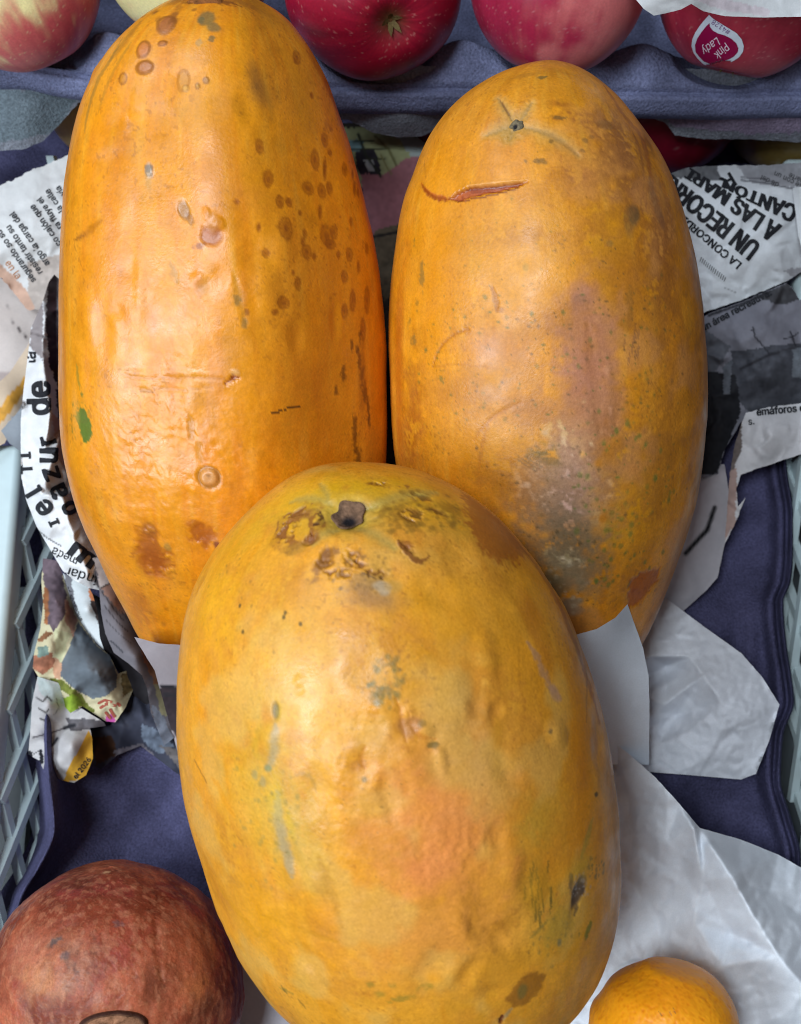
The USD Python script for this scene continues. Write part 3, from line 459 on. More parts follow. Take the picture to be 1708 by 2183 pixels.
s.line([(848, 1154), (858, 1170), (872, 1182), (888, 1198), (914, 1188)], 6, (126, 72, 30), 0.85, rag=0.9, disp=0.0004); s.blob(866, 1160, 14, 10, (150, 90, 36), 0.7, rag=0.9)
s.blob(776, 1244, 36, 22, (158, 120, 74), 0.6, rag=0.9); s.blob(790, 1276, 50, 22, (150, 110, 76), 0.65, soft=0.9, rag=0.7); s.blob(816, 1252, 18, 14, (192, 174, 150), 0.7, rag=0.8); s.blob(840, 1250, 18, 14, (190, 146, 70), 0.5); s.line([(772, 1222), (790, 1228), (802, 1234)], 2.2, (96, 66, 40), 0.7); s.freckles(770, 1220, 70, 50, 40, 2, 5, (130, 96, 50), 0.6, 42)
# smooth russet area by the upper right edge
s.poly([(980, 1046), (1030, 1078), (1085, 1130), (1125, 1180), (1105, 1200), (1060, 1200), (1020, 1170), (996, 1120)], (170, 98, 32), 0.85, soft=26); s.blob(1060, 1240, 40, 40, (196, 128, 34), 0.4, soft=1.0); s.line([(1090, 1140), (1160, 1230), (1210, 1330), (1250, 1440), (1280, 1540)], 16, (164, 86, 20), 0.6, rag=0.6); s.blob(1165, 1400, 26, 50, (184, 106, 20), 0.5, rot=-30, soft=1.0); s.blob(1130, 1300, 30, 50, (190, 116, 26), 0.5, rot=-20, soft=1.0)
# mottled green patch, blob and streaks
s.blob(830, 1440, 34, 44, (128, 112, 60), 0.75, rag=1.3, holes=0.5, rot=25); s.blob(808, 1480, 30, 30, (140, 116, 62), 0.7, rag=1.2, holes=0.5); s.freckles(826, 1456, 40, 60, 40, 3, 7, (112, 108, 60), 0.6, 43)
s.blob(589, 1517, 10, 19, (92, 78, 70), 0.92, rag=0.5, disp=-0.0008); s.blob(596, 1520, 22, 30, (206, 184, 84), 0.45, soft=1.0); s.line([(590, 1545), (588, 1580), (584, 1610), (572, 1640)], 11, (170, 152, 112), 0.75, soft=0.7); s.blob(571, 1640, 10, 8, (132, 136, 92), 0.8); s.blob(544, 1650, 8, 10, (150, 142, 90), 0.6); s.blob(562, 1665, 8, 12, (150, 142, 96), 0.6)
s.line([(592, 1690), (592, 1740), (600, 1780), (612, 1830), (622, 1870)], 14, (170, 152, 114), 0.8, rag=0.5, soft=0.6); s.line([(612, 1730), (626, 1790)], 9, (206, 170, 30), 0.5, soft=0.9); s.blob(590, 1700, 26, 60, (216, 186, 50), 0.4, soft=1.1); s.freckles(560, 1740, 80, 160, 50, 2, 6, (140, 130, 66), 0.55, 44)
s.line([(680, 1830), (700, 1880), (716, 1930), (732, 1980)], 9, (190, 136, 56), 0.5, disp=-0.0005, soft=0.9); s.blob(690, 1890, 24, 40, (206, 152, 70), 0.5, rot=-20); s.line([(620, 1660), (650, 1650), (672, 1690)], 5, (176, 132, 54), 0.6)
# wrinkles, pits and creases of softened skin
rng = np.random.default_rng(5)
for x, y, r, h in [(770, 1625, 22, -12e-4), (800, 1600, 16, 9e-4), (760, 1600, 16, 8e-4), (860, 1545, 18, -10e-4), (905, 1560, 16, 11e-4), (925, 1580, 14, -9e-4), (830, 1560, 14, 8e-4), (800, 1660, 14, 8e-4), (780, 1690, 22, 7e-4), (850, 1640, 12, -8e-4), (835, 1690, 14, 8e-4), (905, 1800, 26, -9e-4), (930, 1790, 16, 8e-4), (880, 1780, 20, 6e-4), (700, 1560, 22, -7e-4), (690, 1600, 16, -6e-4), (870, 1520, 10, 9e-4), (820, 1510, 16, 6e-4), (730, 1680, 24, 5e-4), (640, 1470, 10, -8e-4), (638, 1452, 9, 7e-4), (660, 2000, 40, -9e-4), (720, 1990, 30, 7e-4), (700, 2030, 40, -6e-4)]: s.blob(x, y, r, r * rng.uniform(0.8, 1.6), None, disp=h, soft=0.9, rot=rng.uniform(-40, 40))
for pts in [[(846, 1490), (858, 1540), (866, 1580)], [(870, 1520), (900, 1570), (930, 1575)], [(780, 1640), (770, 1620), (780, 1590)]]: s.line(pts, 4, (190, 116, 44), 0.5, disp=-0.0005)
s.blob(872, 1550, 20, 22, (176, 116, 62), 0.7, rag=0.9); s.blob(924, 1588, 12, 6, (110, 96, 50), 0.8, rag=0.6); s.blob(760, 1630, 18, 12, (190, 122, 40), 0.6, rag=0.8); s.blob(776, 1660, 6, 5, (110, 96, 50), 0.7); s.blob(900, 1540, 10, 8, (130, 110, 60), 0.6)
s.line([(560, 1950), (640, 1990), (720, 2010)], 8, (206, 146, 20), 0.4, disp=-0.0003, soft=1.0); s.line([(470, 1900), (520, 1960), (560, 2000)], 10, (214, 150, 10), 0.5); s.line([(412, 1620), (440, 1670)], 2.5, (150, 100, 30), 0.7); s.line([(450, 1660), (500, 1740)], 9, (226, 150, 20), 0.5)
# lilac scrape at the right
s.line([(1125, 1370), (1150, 1410), (1166, 1450), (1196, 1490)], 10, (190, 142, 104), 0.75, rag=1.0); s.blob(1184, 1478, 20, 14, (192, 148, 116), 0.7, rot=40, rag=1.0); s.line([(1240, 1380), (1252, 1450), (1250, 1540)], 3, (140, 86, 30), 0.5); s.blob(1172, 1560, 6, 9, (110, 90, 56), 0.8, rag=0.8); s.blob(1272, 1694, 9, 5, (84, 70, 46), 0.9, rag=0.4)
# dark scab and green scratches low at the right
s.blob(1236, 1895, 18, 36, (84, 70, 62), 0.95, rot=18, rag=1.0, soft=0.3, disp=-0.0006); s.blob(1244, 1880, 18, 18, (100, 84, 72), 0.8, rag=1.0); s.blob(1218, 1880, 7, 18, (104, 88, 66), 0.8, rag=0.7); s.line([(1232, 1930), (1226, 1952)], 5, (90, 74, 54), 0.85); s.freckles(1240, 1888, 20, 30, 24, 1.5, 4, (176, 166, 164), 0.7, 45); s.blob(1240, 1850, 36, 24, (196, 166, 66), 0.6, soft=0.9)
s.freckles(1272, 1850, 22, 26, 26, 2, 5, (104, 100, 56), 0.75, 46)
for k in range(16):
    rng = np.random.default_rng(60 + k); x = 1118 + rng.uniform(0, 62); y = 1835 + rng.uniform(0, 110); s.line([(x, y), (x + rng.uniform(-4, 4), y + rng.uniform(18, 50))], rng.uniform(1.5, 3), (108, 96, 38), 0.7)
s.blob(1140, 1890, 36, 60, (176, 132, 34), 0.5, rag=0.9); s.line([(1264, 1745), (1252, 1790), (1240, 1830)], 9, (170, 150, 60), 0.6); s.line([(1260, 1965), (1250, 2000)], 8, (120, 122, 30), 0.85); s.blob(1190, 1980, 40, 40, (186, 152, 64), 0.6, rag=0.9); s.line([(1130, 2000), (1150, 1980), (1165, 1962)], 4, (136, 120, 50), 0.6); s.blob(1192, 2010, 6, 8, (120, 120, 90), 0.7); s.freckles(1180, 2010, 60, 60, 26, 2, 4, (120, 110, 60), 0.6, 47)
s.poly([(1110, 2086), (1140, 2068), (1166, 2080), (1150, 2112), (1124, 2140), (1096, 2150), (1080, 2130)], (146, 92, 26), 0.75, soft=10); s.blob(1116, 2110, 12, 20, (120, 106, 50), 0.75, rag=0.8); s.line([(1092, 2150), (1080, 2165), (1070, 2180)], 5, (160, 148, 110), 0.7); s.line([(1072, 2166), (1068, 2184)], 5, (110, 40, 12), 0.9, disp=-0.001); s.blob(1060, 2060, 80, 40, (196, 136, 40), 0.5, rag=0.8)
for q in [(810, 2122, 22, 14), (860, 2128, 30, 8), (908, 2110, 24, 10), (836, 2100, 10, 10), (790, 2100, 14, 10), (610, 2110, 20, 5), (648, 2120, 12, 5)]: s.blob(*q, (142, 124, 42), 0.65, rag=1.2, rot=-14, holes=0.46)
s.line([(600, 2100), (612, 2118)], 3, (110, 90, 30), 0.7); s.line([(636, 2130), (652, 2150)], 3, (110, 84, 30), 0.6); s.blob(420, 1720, 30, 8, (240, 170, 50), 0.4)
for x, y in [(512, 1290), (610, 1308), (518, 1346), (606, 1316), (640, 1330)]: s.blob(x, y, 4, 5, (96, 80, 40), 0.9, rag=0.3)
s.freckles(700, 1500, 280, 300, 80, 1.2, 3, (140, 110, 50), 0.6, 48); s.freckles(900, 1900, 350, 300, 90, 1.2, 3, (150, 108, 50), 0.6, 49); s.freckles(480, 1250, 70, 120, 30, 1.5, 4, (140, 110, 40), 0.6, 50)
amp = np.zeros(len(s.V))
for x, y, rx, ry, a in [(790, 1680, 120, 160, 1.0), (930, 1790, 130, 100, 0.9), (860, 1540, 110, 60, 0.8), (900, 1920, 200, 130, 0.35), (640, 2000, 160, 120, 0.3)]:
    p, n, e1, e2, k = s.anchor(x, y); q = s.V - p
    amp = np.maximum(amp, a * sstep(1.5 - np.hypot(q @ e1 / k / rx, q @ e2 / k / ry)))
fr = s.front; n2 = np.zeros(len(s.V)); n2[fr] = fbm(s.V[fr] * [1.2, 0.8, 1], 0.0050, 2, 33) - 0.5; n3 = np.zeros(len(s.V)); n3[fr] = fbm(s.V[fr], 0.0020, 2, 34) - 0.5
s.disp += amp * sstep(s.mid * 2.2 - 0.5) * (np.abs(n2) * -0.0008 + n3 * 0.0006 + (s.tiny - 0.5) * 0.00045)
s.blob(744, 1094, 44, 36, None, disp=-0.0060, soft=0.9)
t = Thing('papaya', base_of(s), *papaya_label[2], FRUIT); s.finish(t, 'skin', M['papaya_soft']); SF = s
scar_cap(t, s, 742, 1091, 40, 33, (112, 84, 64), 0.0001, seed=14, rot=40, dark=(0, 16, 17), lift=0.0012)
# ------------------------------------------------------------------ sheets of paper
def spread(poly, inner, linear, x, y):
    """Height over the crate floor, from the heights given at the corners and at inner points."""
    c = np.array(list(poly) + list(inner), float)
    if linear:
        f = LinearNDInterpolator(c[:, :2], c[:, 2]); z = f(x, y); bad = np.isnan(z)
        if bad.any(): z[bad] = c[cKDTree(c[:, :2]).query(np.stack([x[bad], y[bad]], 1))[1], 2]
        return z
    return RBFInterpolator(c[:, :2], c[:, 2], kernel='thin_plate_spline', smoothing=0.02)(np.stack([x, y], 1))
class Sheet:
    def __init__(s, poly, inner=(), step=4.0, linear=False, crumple=(), seed=0, jag=0.7, soften=3):
        rng = np.random.default_rng(seed); s.step = step
        ring = []
        P2 = np.array([p[:2] for p in poly], float)
        for a, b in zip(P2, np.roll(P2, -1, 0)):
            n = max(1, int(np.hypot(*(b - a)) / step)); ring += [a + (b - a) * k / n for k in range(n)]
        ring = np.array(ring)
        if jag: ring = ring + np.stack([meshkit.fbm(np.stack([ring[:, 0] / 9, ring[:, 1] / 9, np.full(len(ring), seed + o)], 1), 3) - 0.5 for o in (0.3, 5.7)], 1) * 2 * jag
        pg = shapely.Polygon(ring).buffer(0)
        if pg.geom_type != 'Polygon': pg = max(pg.geoms, key=lambda g: g.area)
        x0, y0, x1, y1 = pg.bounds
        gx, gy = np.meshgrid(np.arange(x0, x1, step), np.arange(y0, y1, step)); gx = gx + (np.arange(len(gx)) % 2)[:, None] * step / 2
        g = np.stack([gx.ravel(), gy.ravel()], 1); ins = shapely.contains_xy(pg.buffer(-step * 0.6), g[:, 0], g[:, 1])
        q = np.vstack([ring, g[ins]]); d = Delaunay(q); F = d.simplices
        cen = q[F].mean(1); F = F[shapely.contains_xy(pg, cen[:, 0], cen[:, 1])]
        s.q, s.F = q, F
        w = spread(poly, inner, linear, q[:, 0], q[:, 1])
        for size, amp in crumple:                       # flat facets between sharp creases
            n = int((x1 - x0 + 4 * size) * (y1 - y0 + 4 * size) / size ** 2) + 8
            c = np.stack([rng.uniform(x0 - 2 * size, x1 + 2 * size, n), rng.uniform(y0 - 2 * size, y1 + 2 * size, n)], 1)
            w = w + np.nan_to_num(LinearNDInterpolator(c, rng.uniform(-amp, amp, n))(q))
        e = np.vstack([F[:, [0, 1]], F[:, [1, 2]], F[:, [2, 0]]]); deg = np.bincount(e.ravel(), minlength=len(q)); fixed = np.zeros(len(q), bool); fixed[:len(ring)] = True
        for _ in range(soften):
            av = (np.bincount(e[:, 0], w[e[:, 1]], len(q)) + np.bincount(e[:, 1], w[e[:, 0]], len(q))) / np.maximum(deg, 1); w = np.where(fixed, w, 0.45 * w + 0.55 * av)
        s.w = w; s.V = at(q[:, 0], q[:, 1], w)
        a = s.V[F]; nz = np.cross(a[:, 1] - a[:, 0], a[:, 2] - a[:, 0])
        fl = np.einsum('ij,ij->i', nz, EYE - a[:, 0]) < 0; s.F[fl] = s.F[fl][:, ::-1]
        s.N = normals(s.V, s.F); s.lookup = LinearNDInterpolator(q, np.hstack([s.V, s.N])); s.near = cKDTree(q)
        s.C = np.tile(lin((214, 211, 210)), (len(q), 1))
    def colour(s, base, regions=(), lines=(), mottle=0.05, seed=0, mscale=14):
        P = np.stack([s.q[:, 0] / mscale, s.q[:, 1] / mscale, np.full(len(s.q), seed + 0.5)], 1)
        s.C = 0.93 * lin(base) * (1 + mottle * 4 * (meshkit.fbm(P, 4, seed) - 0.5))[:, None]
        wob = (np.stack([meshkit.fbm(P * 1.2 + 9.1, 3, seed + 5), meshkit.fbm(P * 1.2 + 3.7, 3, seed + 6)], 1) - 0.5)
        for rgn in regions:
            poly, c = rgn[0], rgn[1]; mot = rgn[2] if len(rgn) > 2 else 0.15; wb = rgn[3] if len(rgn) > 3 else 5
            t = s.q + wob * wb * 2; ins = shapely.contains_xy(shapely.Polygon(poly).buffer(0), t[:, 0], t[:, 1])
            s.C[ins] = 0.93 * lin(c) * (1 + mot * 4 * (meshkit.fbm(P[ins] * 1.7 + 5.0, 4, seed + 2) - 0.5))[:, None]
        for pts, wd, c in lines:
            d = shapely.distance(shapely.LineString(pts), shapely.points(s.q + wob * 2)); k = sstep(1.3 - d / wd)[:, None]
            s.C = s.C * (1 - k) + lin(c) * k
        return s
    def lift(s, xy, h):
        r = s.lookup(xy); bad = np.isnan(r[:, 0])
        if bad.any(): i = s.near.query(xy[bad])[1]; r[bad] = np.hstack([s.V[i], s.N[i]])
        P = r[:, :3] + r[:, 3:] / np.linalg.norm(r[:, 3:], axis=1, keepdims=True) * h
        return P, bad
    def add(s, thing, name='page', mat='paper', label=None):
        return put(thing, name, s.V, s.F, M[mat], s.C, label=label)
def glyphs(text, cap, stretch=1.0, bold=False, italic=0.0, fine=None):
    t = meshkit.text_mesh(text, cap, 1.0, bold); V, F = np.array(t.vertices), np.array(t.faces)
    top = F[(V[F][:, :, 2] > 0.5).all(1)]
    used, inv = np.unique(top, return_inverse=True); V = V[used]; F = inv.reshape(-1, 3)
    V = np.stack([(V[:, 0] + italic * V[:, 1]) * stretch, V[:, 1], np.zeros(len(V))], 1)
    if fine:
        V, F = trimesh.remesh.subdivide_to_size(V, F, fine); 
    return V[:, :2], F
def write(thing, sheet, text, start, reading, cap, stretch=1.0, bold=False, mat='ink', name='printed_line', italic=0.0, fine=None, h=0.00035, bend=0.0, fit=None, heavy=0.0, taper=0.0):
    if heavy:
        r = np.array(reading, float); r /= np.hypot(*r)
        for k, o in enumerate((-heavy, heavy)): write(thing, sheet, text, np.array(start) + r * o, reading, cap, stretch, bold, mat, name, italic, fine, h + 0.00006 * (k + 1), bend, fit, 0.0, taper)
    if fit: stretch = fit[1] / np.ptp(glyphs(fit[0], cap, 1.0, bold)[0][:, 0])
    V, F = glyphs(text, cap, stretch, bold, italic, fine)
    if taper: V[:, 1] *= 1 - taper * np.clip(V[:, 0] / (fit[1] if fit else V[:, 0].max()), 0, 1)
    r = np.array(reading, float); r /= np.hypot(*r); up = np.array([r[1], -r[0]])
    xy = np.array(start, float) + V[:, :1] * r + (V[:, 1:] + bend * (V[:, :1] / 100) ** 2) * up
    P, bad = sheet.lift(xy, h)
    F = F[~bad[F].any(1)]
    if len(F) == 0: return
    used, inv = np.unique(F, return_inverse=True); P = P[used]; F = inv.reshape(-1, 3)
    n = np.cross(P[F[:, 1]] - P[F[:, 0]], P[F[:, 2]] - P[F[:, 0]]); fl = np.einsum('ij,ij->i', n, EYE - P[F[:, 0]]) < 0; F[fl] = F[fl][:, ::-1]
    put(thing, name, P, F, M[mat], smooth=False)
def sheet_thing(name, label, cat, sh, group=None):
    t = Thing(name, [sh.V[:, 0].mean(), sh.V[:, 1].mean(), sh.V[:, 2].min()], label, cat, group); sh.add(t); return t
WHITE, NEWS, GREYN = (224, 224, 224), (210, 209, 208), (176, 172, 170)

# ---- left: torn page with small print
sh = Sheet([(-70, 415, .060), (20, 388, .060), (60, 366, .062), (100, 350, .064), (145, 332, .066), (230, 330, .064), (230, 660, .055), (125, 640, .056), (62, 664, .052), (10, 600, .055), (-30, 560, .06), (-70, 540, .06)], [(60, 500, .070), (110, 560, .060), (30, 620, .050)], 3.5, crumple=[(44, .0018), (15, .0006)], seed=3, jag=7, soften=1)
sh.colour(NEWS, [([(60, 560), (130, 540), (150, 660), (60, 680)], (176, 164, 156)), ([(0, 560), (60, 620), (80, 670), (40, 700), (-60, 560)], (196, 160, 140), 0.1)], mottle=0.05, seed=3)
t = sheet_thing('newspaper_page', 'torn newspaper page with small print beside the upper left papaya', 'newspaper', sh)
for txt, st in [('segurando so su', (78, 598)), ('resistir tanto su', (92, 580)), ('argo la carga del', (107, 562)), ('co cajón que', (131, 520)), ('ra fluye el', (133, 485)), ('la calle', (137, 449)), ('vía', (140, 414))]:
    write(t, sh, txt, st, (-.57, -.82), 13, 0.95, True, mat='ink', name='printed_line')
write(t, sh, 'en la', (10, 560), (.58, .80), 15, 0.95, mat='orange_ink', name='printed_line')
# ---- left: plain beige leaves under it
sh = Sheet([(-80, 520, .044), (10, 600, .044), (60, 650, .044), (112, 630, .044), (140, 700, .04), (110, 790, .042), (40, 830, .046), (-80, 880, .05)], [(20, 720, .052)], 6, crumple=[(70, .0012)], seed=5)
sh.colour((208, 196, 190), [([(-80, 800), (30, 790), (30, 840), (-80, 870)], (176, 160, 156), 0.1)], lines=[([(14, 652), (30, 690), (58, 722)], 1.8, (70, 60, 60))], seed=5)
sheet_thing('newspaper_page', 'plain pinkish paper leaf with one thin line, at the left edge above the crate rim', 'newspaper', sh)
sh = Sheet([(-80, 930, .056), (-30, 840, .054), (20, 795, .052), (60, 735, .050), (78, 690, .05), (84, 760, .05), (62, 860, .052), (30, 905, .056), (10, 945, .058), (-80, 990, .06)], [(20, 850, .062)], 5, crumple=[(60, .0010)], seed=6)
sh.colour((206, 184, 160), [([(-80, 905), (0, 868), (40, 820), (66, 790), (60, 830), (20, 880), (-20, 930), (-80, 960)], (206, 150, 60), 0.2), ([(10, 910), (60, 850), (66, 900), (30, 960)], (196, 196, 200))], seed=6)
sheet_thing('newspaper_page', 'beige paper leaf with an ochre edge, tucked over the pale crate rim', 'newspaper', sh)
sh = Sheet([(2, 918, .062), (30, 888, .060), (62, 850, .058), (76, 880, .058), (72, 930, .058), (60, 962, .060), (40, 960, .062), (20, 945, .063)], [], 4, crumple=[(30, .0008)], seed=7)
sh.colour((150, 156, 164), seed=7); t = sheet_thing('newspaper_page', 'small grey folded corner of print just over the pale crate rim', 'newspaper', sh)
write(t, sh, 'on', (60, 958), (-0.05, -1), 15, 1.0, True); 
# ---- left: folded band with large print, running down beside the long papaya
band = [(92, 640, .072), (104, 600, .072), (116, 585, .07), (132, 600, .06), (134, 700, .06), (138, 900, .06), (160, 1040, .058), (205, 1140, .056), (232, 1200, .056), (246, 1236, .06), (212, 1258, .062), (192, 1254, .064), (160, 1238, .066), (134, 1217, .068), (100, 1160, .066), (78, 1122, .064), (56, 1066, .066), (46, 1020, .070), (44, 960, .074), (44, 900, .076), (50, 830, .076), (58, 770, .074), (66, 700, .074)]
sh = Sheet(band, [(74, 860, .088), (108, 880, .092), (118, 960, .090), (96, 960, .084), (88, 1050, .080), (134, 1060, .086), (112, 1120, .078), (150, 1120, .082), (166, 1165, .080), (150, 1205, .076), (90, 740, .084), (96, 680, .080), (185, 1215, .080)], 3, linear=True, crumple=[(26, .0030), (11, .0010)], seed=9, soften=1)
sh.colour((226, 225, 226), [([(102, 580), (140, 580), (142, 850), (124, 830), (106, 780), (98, 700)], (58, 38, 44), 0.3), ([(124, 820), (170, 820), (180, 1060), (150, 1020), (134, 940)], (48, 40, 46), 0.2), ([(70, 650), (92, 640), (92, 770), (84, 760), (62, 740)], (150, 140, 140)), ([(118, 830), (140, 830), (150, 1000), (134, 960)], (60, 48, 52), 0.2), ([(108, 880), (140, 900), (150, 1000), (130, 990)], (206, 176, 158), 0.1)],  # dark polygons paint the shaded gap beside the papaya onto the page
          lines=[([(80, 1130), (100, 1146), (130, 1164)], 1.5, (60, 60, 66)), ([(126, 590), (124, 700), (128, 800), (134, 900)], 4, (150, 150, 160)), ([(196, 1232), (236, 1220)], 1.4, (60, 60, 60))], seed=9)
t = sheet_thing('newspaper_page', 'folded newspaper band with large black letters down the left side of the long papaya', 'newspaper', sh)
write(t, sh, 'de', (106, 886), (-.03, -1), 46, 0.95, True, fine=7, name='headline', heavy=1.8); write(t, sh, 'la', (76, 776), (0.02, -1), 26, 0.9, True, fine=7, name='headline')
for ch, st, rd, cap in [('r', (121, 948), (-.2, -1), 40), ('u', (121, 990), (0, -1), 46), ('z', (130, 1020), (-.3, -.9), 42), ('a', (146, 1056), (-.4, -.9), 44), ('o', (168, 1092), (-.4, -.9), 38), ('e', (118, 1086), (-.6, -.8), 42), ('l', (92, 1046), (-.5, -.85), 36), ('T', (70, 1010), (-.05, -1), 24), ('I', (66, 978), (-.05, -1), 24), ('I', (128, 1116), (-.4, -.9), 20)]:
    write(t, sh, ch, st, rd, cap, 0.95, True, fine=7, name='headline', heavy=1.6)
write(t, sh, 'm', (141, 1176), (.80, .60), 38, 1.4, True, fine=7, name='headline', heavy=2.2)
write(t, sh, 'meda', (170, 1192), (-.91, -.42), 17, 1.0, False, mat='ink'); write(t, sh, 'indar', (209, 1228), (-.95, -.30), 20, 1.05, False, mat='ink')
# ---- left: grey printed fold between band and papaya
sh = Sheet([(197, 1190, .070), (222, 1184, .066), (243, 1234, .064), (266, 1281, .06), (290, 1336, .056), (306, 1372, .054), (322, 1412, .052), (345, 1455, .05), (359, 1536, .048), (372, 1572, .046), (350, 1590, .048), (322, 1520, .054), (314, 1470, .06), (303, 1440, .064), (276, 1416, .066), (243, 1392, .066), (225, 1352, .068), (216, 1308, .07), (211, 1250, .072)], [(235, 1290, .074), (262, 1350, .072), (292, 1400, .068), (330, 1500, .054)], 3, crumple=[(26, .0010)], seed=12)
sh.colour((112, 108, 114), [([(197, 1190), (225, 1184), (246, 1238), (214, 1254)], (206, 198, 196)), ([(214, 1254), (246, 1238), (275, 1296), (262, 1310), (236, 1280)], (160, 128, 116), 0.2), ([(300, 1372), (326, 1416), (345, 1455), (332, 1460), (312, 1420)], (160, 116, 84), 0.25), ([(330, 1455), (348, 1460), (358, 1530), (340, 1520)], (156, 150, 116), 0.2), ([(318, 1500), (345, 1520), (372, 1580), (345, 1590)], (130, 136, 150), 0.3)],
          lines=[([(218, 1262), (244, 1300), (262, 1322)], 1.5, (60, 56, 60)), ([(222, 1290), (250, 1326), (272, 1346)], 1.5, (60, 56, 60)), ([(226, 1322), (252, 1350), (280, 1372)], 1.3, (76, 72, 76)), ([(256, 1300), (280, 1330)], 1.2, (76, 70, 72)), ([(214, 1254), (246, 1238)], 2, (60, 56, 56)), ([(236, 1366), (262, 1390)], 2, (60, 60, 66))], seed=12)
sheet_thing('newspaper_page', 'grey printed newspaper fold lying against the lower left of the long papaya', 'newspaper', sh)
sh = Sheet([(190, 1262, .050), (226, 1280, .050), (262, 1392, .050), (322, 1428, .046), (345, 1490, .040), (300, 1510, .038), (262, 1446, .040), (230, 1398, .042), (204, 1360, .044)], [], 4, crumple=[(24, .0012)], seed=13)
sh.colour((34, 31, 35), seed=13, mottle=0.2); sheet_thing('magazine_page', 'nearly black strip added for the shade in the gap beside the grey printed fold', 'magazine page', sh)  # added dark sheet, standing in for the shade down in the gap
# ---- left: white flap with small print along its crease
sh = Sheet([(134, 1222, .058), (188, 1250, .060), (198, 1268, .062), (208, 1304, .062), (213, 1359, .060), (222, 1386, .058), (206, 1372, .058), (183, 1344, .058), (166, 1316, .058), (148, 1270, .057)], [(185, 1300, .068)], 3, crumple=[(24, .0007)], seed=14)
sh.colour((206, 212, 214), [([(134, 1222), (150, 1226), (165, 1300), (150, 1290)], (110, 110, 116)), ([(186, 1250), (200, 1262), (206, 1286), (196, 1280)], (210, 130, 84), 0.3), ([(192, 1276), (206, 1284), (212, 1340), (200, 1310)], (70, 58, 56), 0.3)], lines=[([(150, 1276), (166, 1316), (184, 1346), (207, 1374), (222, 1388)], 5, (50, 50, 56))], seed=14)
t = sheet_thing('newspaper_page', 'small whitish flap with print along its curved dark crease, above the grey dome of paper', 'newspaper', sh)
write(t, sh, 'enceados por', (177, 1322), (-.40, -.92), 10, 0.95, False)
# ---- left: crumpled colour page
cr = [(92, 1190, .050), (124, 1196, .050), (142, 1250, .046), (168, 1318, .044), (206, 1374, .046), (234, 1397, .05), (252, 1436, .05), (270, 1430, .044), (284, 1470, .040), (268, 1508, .050), (246, 1540, .048), (226, 1538, .044), (198, 1520, .046), (176, 1506, .05), (150, 1520, .05), (130, 1498, .046), (84, 1446, .044), (70, 1424, .046), (72, 1396, .05), (86, 1340, .05), (92, 1290, .046), (88, 1240, .044)]
sh = Sheet(cr, [(116, 1280, .066), (134, 1320, .058), (104, 1390, .060), (140, 1380, .052), (190, 1400, .066), (200, 1440, .070), (230, 1430, .062), (150, 1430, .060), (180, 1470, .054), (230, 1500, .056), (150, 1480, .060), (126, 1430, .046)], 2.6, crumple=[(22, .0014), (9, .0006)], seed=16, soften=1)
sh.colour((206, 196, 160), [([(88, 1190), (128, 1190), (142, 1270), (138, 1312), (114, 1352), (104, 1330), (96, 1270)], (104, 88, 96), 0.25), ([(92, 1250), (104, 1260), (104, 1332), (94, 1330)], (150, 96, 60), 0.35), ([(140, 1276), (166, 1320), (156, 1360), (138, 1320)], (184, 142, 122), 0.15),
    ([(167, 1327), (206, 1376), (234, 1397), (250, 1438), (248, 1466), (225, 1485), (197, 1490), (169, 1475), (146, 1459), (127, 1438), (130, 1415), (150, 1373)], (104, 112, 120), 0.06, 1), ([(70, 1400), (112, 1390), (118, 1420), (90, 1440), (70, 1426)], (160, 104, 80), 0.35), ([(80, 1380), (104, 1376), (104, 1396), (80, 1404)], (120, 140, 130), 0.3), ([(96, 1345), (112, 1350), (86, 1370), (82, 1362)], (140, 96, 66), 0.3), ([(114, 1340), (150, 1350), (132, 1412), (118, 1400)], (206, 206, 166), 0.08), ([(116, 1400), (132, 1412), (128, 1450), (114, 1444)], (206, 160, 130), 0.15),
    ([(104, 1444), (130, 1450), (172, 1480), (204, 1516), (196, 1524), (164, 1494), (120, 1466)], (112, 118, 50), 0.3), ([(130, 1492), (158, 1478), (178, 1502), (150, 1524), (134, 1512)], (126, 150, 46), 0.4), ([(256, 1440), (274, 1430), (284, 1470), (262, 1486)], (136, 116, 76), 0.4), ([(222, 1528), (240, 1520), (248, 1540), (226, 1544)], (184, 80, 150), 0.15)], seed=16)
t = sheet_thing('magazine_page', 'crumpled colour page with a grey dome shape, wedged in the lower left', 'magazine page', sh)
for pts in [[(212, 1498), (224, 1492), (236, 1496)], [(216, 1508), (228, 1500), (244, 1504)], [(226, 1518), (236, 1530)], [(236, 1512), (244, 1526)], [(250, 1500), (254, 1504)]]:
    q = np.array(shapely.LineString(pts).buffer(3.0).exterior.coords)[:-1]; V2, F2 = trimesh.creation.triangulate_polygon(shapely.Polygon(q), engine='earcut'); P, _b = sh.lift(np.asarray(V2), .0004); put(t, 'printed_mark', P, F2, M['red_ink'], smooth=False)
